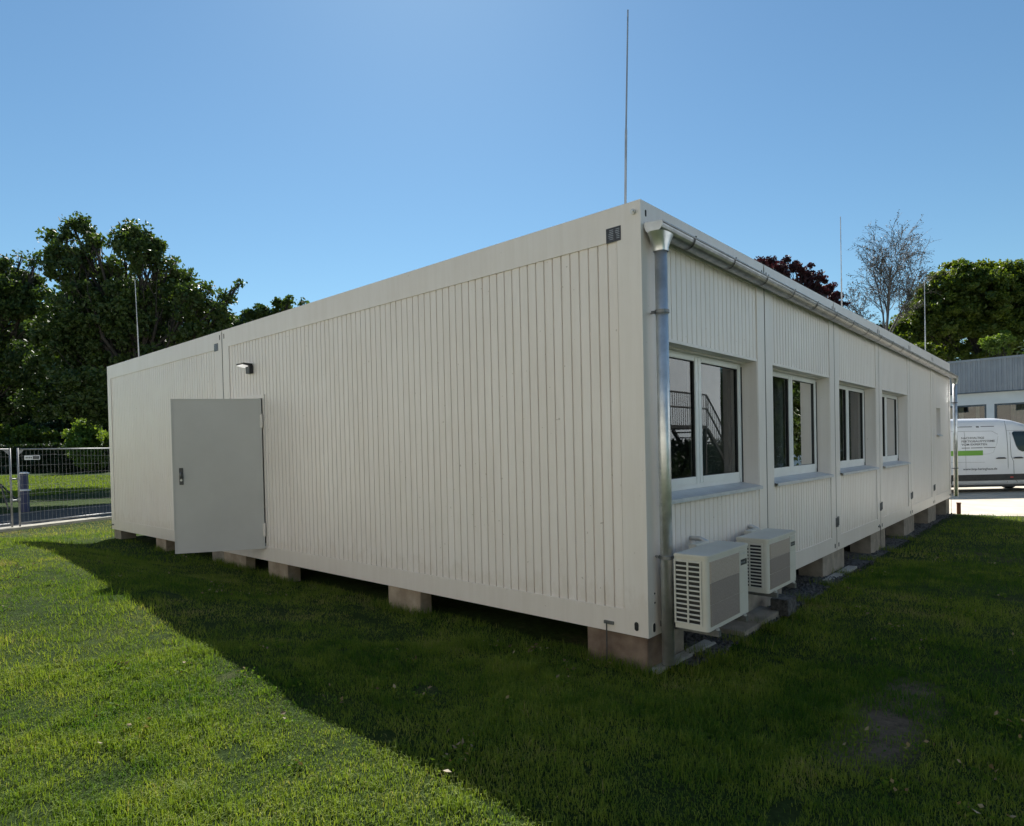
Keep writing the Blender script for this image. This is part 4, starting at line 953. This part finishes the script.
# ------------------------------------------------------------------ grass
def in_lawn(x, y):
    ok = ~((x < .16-.012*y+.08*vnoise(x, y, .35, 9)) & (x > -L2-.05) & (y > .12+.1*vnoise(x, y, .4, 4)))
    ok &= ~((x < .2) & (y > .35) & (x > -L2))
    ok &= ~((y > 14.35+.25*vnoise(x, y, .7, 8)+np.clip(x, -9, 2.5)*.15) & (x > -30))
    off = (x-fa[0])*fn[0]+(y-fa[1])*fn[1]
    ok &= off < -.35-.5*vnoise(x, y, .6, 6)
    return ok
def grass(N, dmin, dmax, hgt, wid, seg, name):
    # uniform in the visible wedge (with a generous margin to both sides)
    th_ = rng.uniform(-1.02, .92, N); d_ = np.sqrt(rng.uniform(dmin**2, dmax**2, N)); yw = YAW
    x = CAMP[0]+d_*np.sin(yw+th_); y = CAMP[1]+d_*np.cos(yw+th_)
    k = in_lawn(x, y); x, y, d_ = x[k], y[k], d_[k]
    dens = .62*vnoise(x, y, .55, 21)+.38*vnoise(x, y, .16, 22)
    bare = np.exp(-(((x-1.52+.06*(y-.2))/.17)**2+((y-.15)/.8)**2)*1.1)*(.35+1.1*vnoise(x, y, .16, 31))+.8*(vnoise(x, y, .45, 33)*vnoise(x, y, .21, 34) > .60)
    dry = np.exp(-((np.minimum(0, x+13.3))/1.2)**2)*0+np.clip((-x-13.2)/2, 0, 1)*.9
    keep = rng.random(len(x)) < np.clip(.34+1.2*dens-1.05*bare-.7*dry, .04, 1)
    # the foot of the walls is trodden and thin
    x, y, d_, dens, bare, dry = x[keep], y[keep], d_[keep], dens[keep], bare[keep], dry[keep]
    n = len(x); z = gz(x, y)-.004
    a = rng.uniform(0, 2*PI, n); lean = rng.uniform(.1, .95, n)*1.0; big = vnoise(x, y, .8, 41)
    h = hgt*rng.uniform(.4, 1.35, n)*(.4+1.1*dens)*(.7+.6*big)*(1+.7*(vnoise(x, y, .09, 55) > .8)); wv = wid*rng.uniform(.7, 1.3, n)
    la = a+PI/2+rng.normal(size=n)*.5; dx, dy = np.cos(la)*lean*h, np.sin(la)*lean*h
    wx, wy = np.cos(a)*wv/2, np.sin(a)*wv/2
    B0 = np.stack([x-wx, y-wy, z], 1); B1 = np.stack([x+wx, y+wy, z], 1)
    T = np.stack([x+dx, y+dy, z+h*np.sqrt(np.clip(1-lean*.75, .15, 1))], 1)
    tint = np.clip(.24+.40*rng.random(n)**1.5+.6*(vnoise(x, y, 1.7, 51)-.45)+.22*sm((vnoise(x, y, .65, 71)*.7+vnoise(x, y, .2, 72)*.3-.62)/.2)+.45*(vnoise(x, y, .35, 52)-.5)+.35*(vnoise(x, y, .12, 53)-.5)+.3*(rng.random(n) < .05)+.7*dry, 0, 1)
    if seg == 1: V = np.stack([B0, B1, T], 1).reshape(-1, 3); return np_mesh(name, V, 3, 'grass', None, np.repeat(tint, 3))
    M0 = np.stack([x-wx*.8+dx*.35, y-wy*.8+dy*.35, z+h*.58], 1); M1 = np.stack([x+wx*.8+dx*.35, y+wy*.8+dy*.35, z+h*.58], 1)
    V = np.stack([B0, B1, M1, B0, M1, M0, M0, M1, T], 1).reshape(-1, 3)
    return np_mesh(name, V, 3, 'grass', None, np.repeat(tint, 9))
g1_ = grass(280000, 1.6, 5.5, .041, .0042, 2, 'grass'); tag(g1_, 'mown green lawn grass in front of the building, nearest part', 'grass', kind='stuff')
g2_ = grass(330000, 5.5, 11, .043, .0065, 1, 'grass'); tag(g2_, 'mown green lawn grass along both walls, middle part', 'grass', kind='stuff')
g3_ = grass(200000, 11, 21, .055, .011, 1, 'grass'); tag(g3_, 'mown green lawn grass towards the fence and the paved yard', 'grass', kind='stuff')
def weeds():
    n = 420; th_ = rng.uniform(-.95, .8, n); d_ = 1.8+rng.random(n)**.7*10; x = CAMP[0]+d_*np.sin(YAW+th_); y = CAMP[1]+d_*np.cos(YAW+th_)
    k = in_lawn(x, y) & (vnoise(x, y, 1.1, 61) > .42); x, y = x[k], y[k]; P_ = []
    for a, b_ in zip(x, y):
        m_ = rng.integers(14, 60); r = rng.uniform(.04, .16); q_ = rng.normal(size=(m_, 2))*r*.6
        P_.append(np.stack([a+q_[:, 0], b_+q_[:, 1], gz(a+q_[:, 0], b_+q_[:, 1])+rng.uniform(.01, .05, m_)], 1))
    P_ = np.concatenate(P_); o = leaves('clover', P_, .021, 'grass', None, np.clip(rng.random(len(P_))*.5, 0, 1), fold=.1)
    tag(o, 'low clover and broad-leaved weeds scattered through the lawn', 'weeds', kind='stuff')
    P2 = P_[rng.choice(len(P_), 500, replace=False)]+np.array([0, 0, .012])
    o = leaves('fallen_leaves', P2, .03, 'dry', None, rng.random(500)); tag(o, 'dry brown leaf bits lying in the lawn', 'leaves', kind='stuff')
M['dry'] = leaf_mat('dry_leaf_bits', (.10, .06, .03), (.30, .24, .14), .1)
weeds()
def tufts():
    spots = [(-.6, .0), (-.3, -.03), (-.02, -.04), (-3.2, 0), (-2.9, -.02), (-2.6, 0), (-5.8, 0), (-5.5, -.02), (-5.25, .0), (-7.2, 0), (-6.8, -.02), (-6.4, 0), (-9.6, 0), (.16, .2), (.2, .6), (.28, 1.1), (.3, 1.7), (.3, 2.3), (.22, 3.0), (.2, 3.9), (.18, 4.8), (.12, 6.2), (.1, 7.4), (.05, 9)]
    X = []
    for (a, b_) in spots:
        m_ = 260; X.append(np.stack([a+rng.normal(size=m_)*.12, b_+rng.normal(size=m_)*.035], 1))
    X = np.concatenate(X); x, y = X[:, 0], X[:, 1]; n = len(x); z = gz(x, y)-.005; h = rng.uniform(.04, .13, n); a = rng.uniform(0, 6.28, n); l_ = rng.uniform(.2, .8, n)*h
    wx, wy = np.cos(a)*.003, np.sin(a)*.003
    V = np.stack([np.stack([x-wx, y-wy, z], 1), np.stack([x+wx, y+wy, z], 1), np.stack([x+np.cos(a+1.5)*l_, y+np.sin(a+1.5)*l_, z+h], 1)], 1).reshape(-1, 3)
    o = np_mesh('grass', V, 3, 'grass', None, np.repeat(np.clip(rng.random(n), 0, .9), 3)); tag(o, 'long uncut grass tufts at the feet of the blocks and along the gravel', 'grass', kind='stuff')
tufts()
# far lawn beyond the path
def far_grass(N=70000):
    a = rng.uniform(-25, 25, N); b_ = 14.2+rng.random(N)**1.2*32; x = fa[0]+fd[0]*a+fn[0]*b_; y = fa[1]+fd[1]*a+fn[1]*b_
    z = gz(x, y); n = N; an = rng.uniform(0, 2*PI, n); h = rng.uniform(.05, .1, n); wx, wy = np.cos(an)*.03, np.sin(an)*.03
    V = np.stack([np.stack([x-wx, y-wy, z], 1), np.stack([x+wx, y+wy, z], 1), np.stack([x+rng.normal(size=n)*.03, y+rng.normal(size=n)*.03, z+h], 1)], 1).reshape(-1, 3)
    o = np_mesh('grass', V, 3, 'grass', None, np.repeat(np.clip(.35+.4*rng.random(n), 0, 1), 3)); tag(o, 'sunlit lawn beyond the fence and the dark path', 'grass', kind='stuff')
far_grass()
# white clover flowers / dry tufts near the corner are left to the tint noise
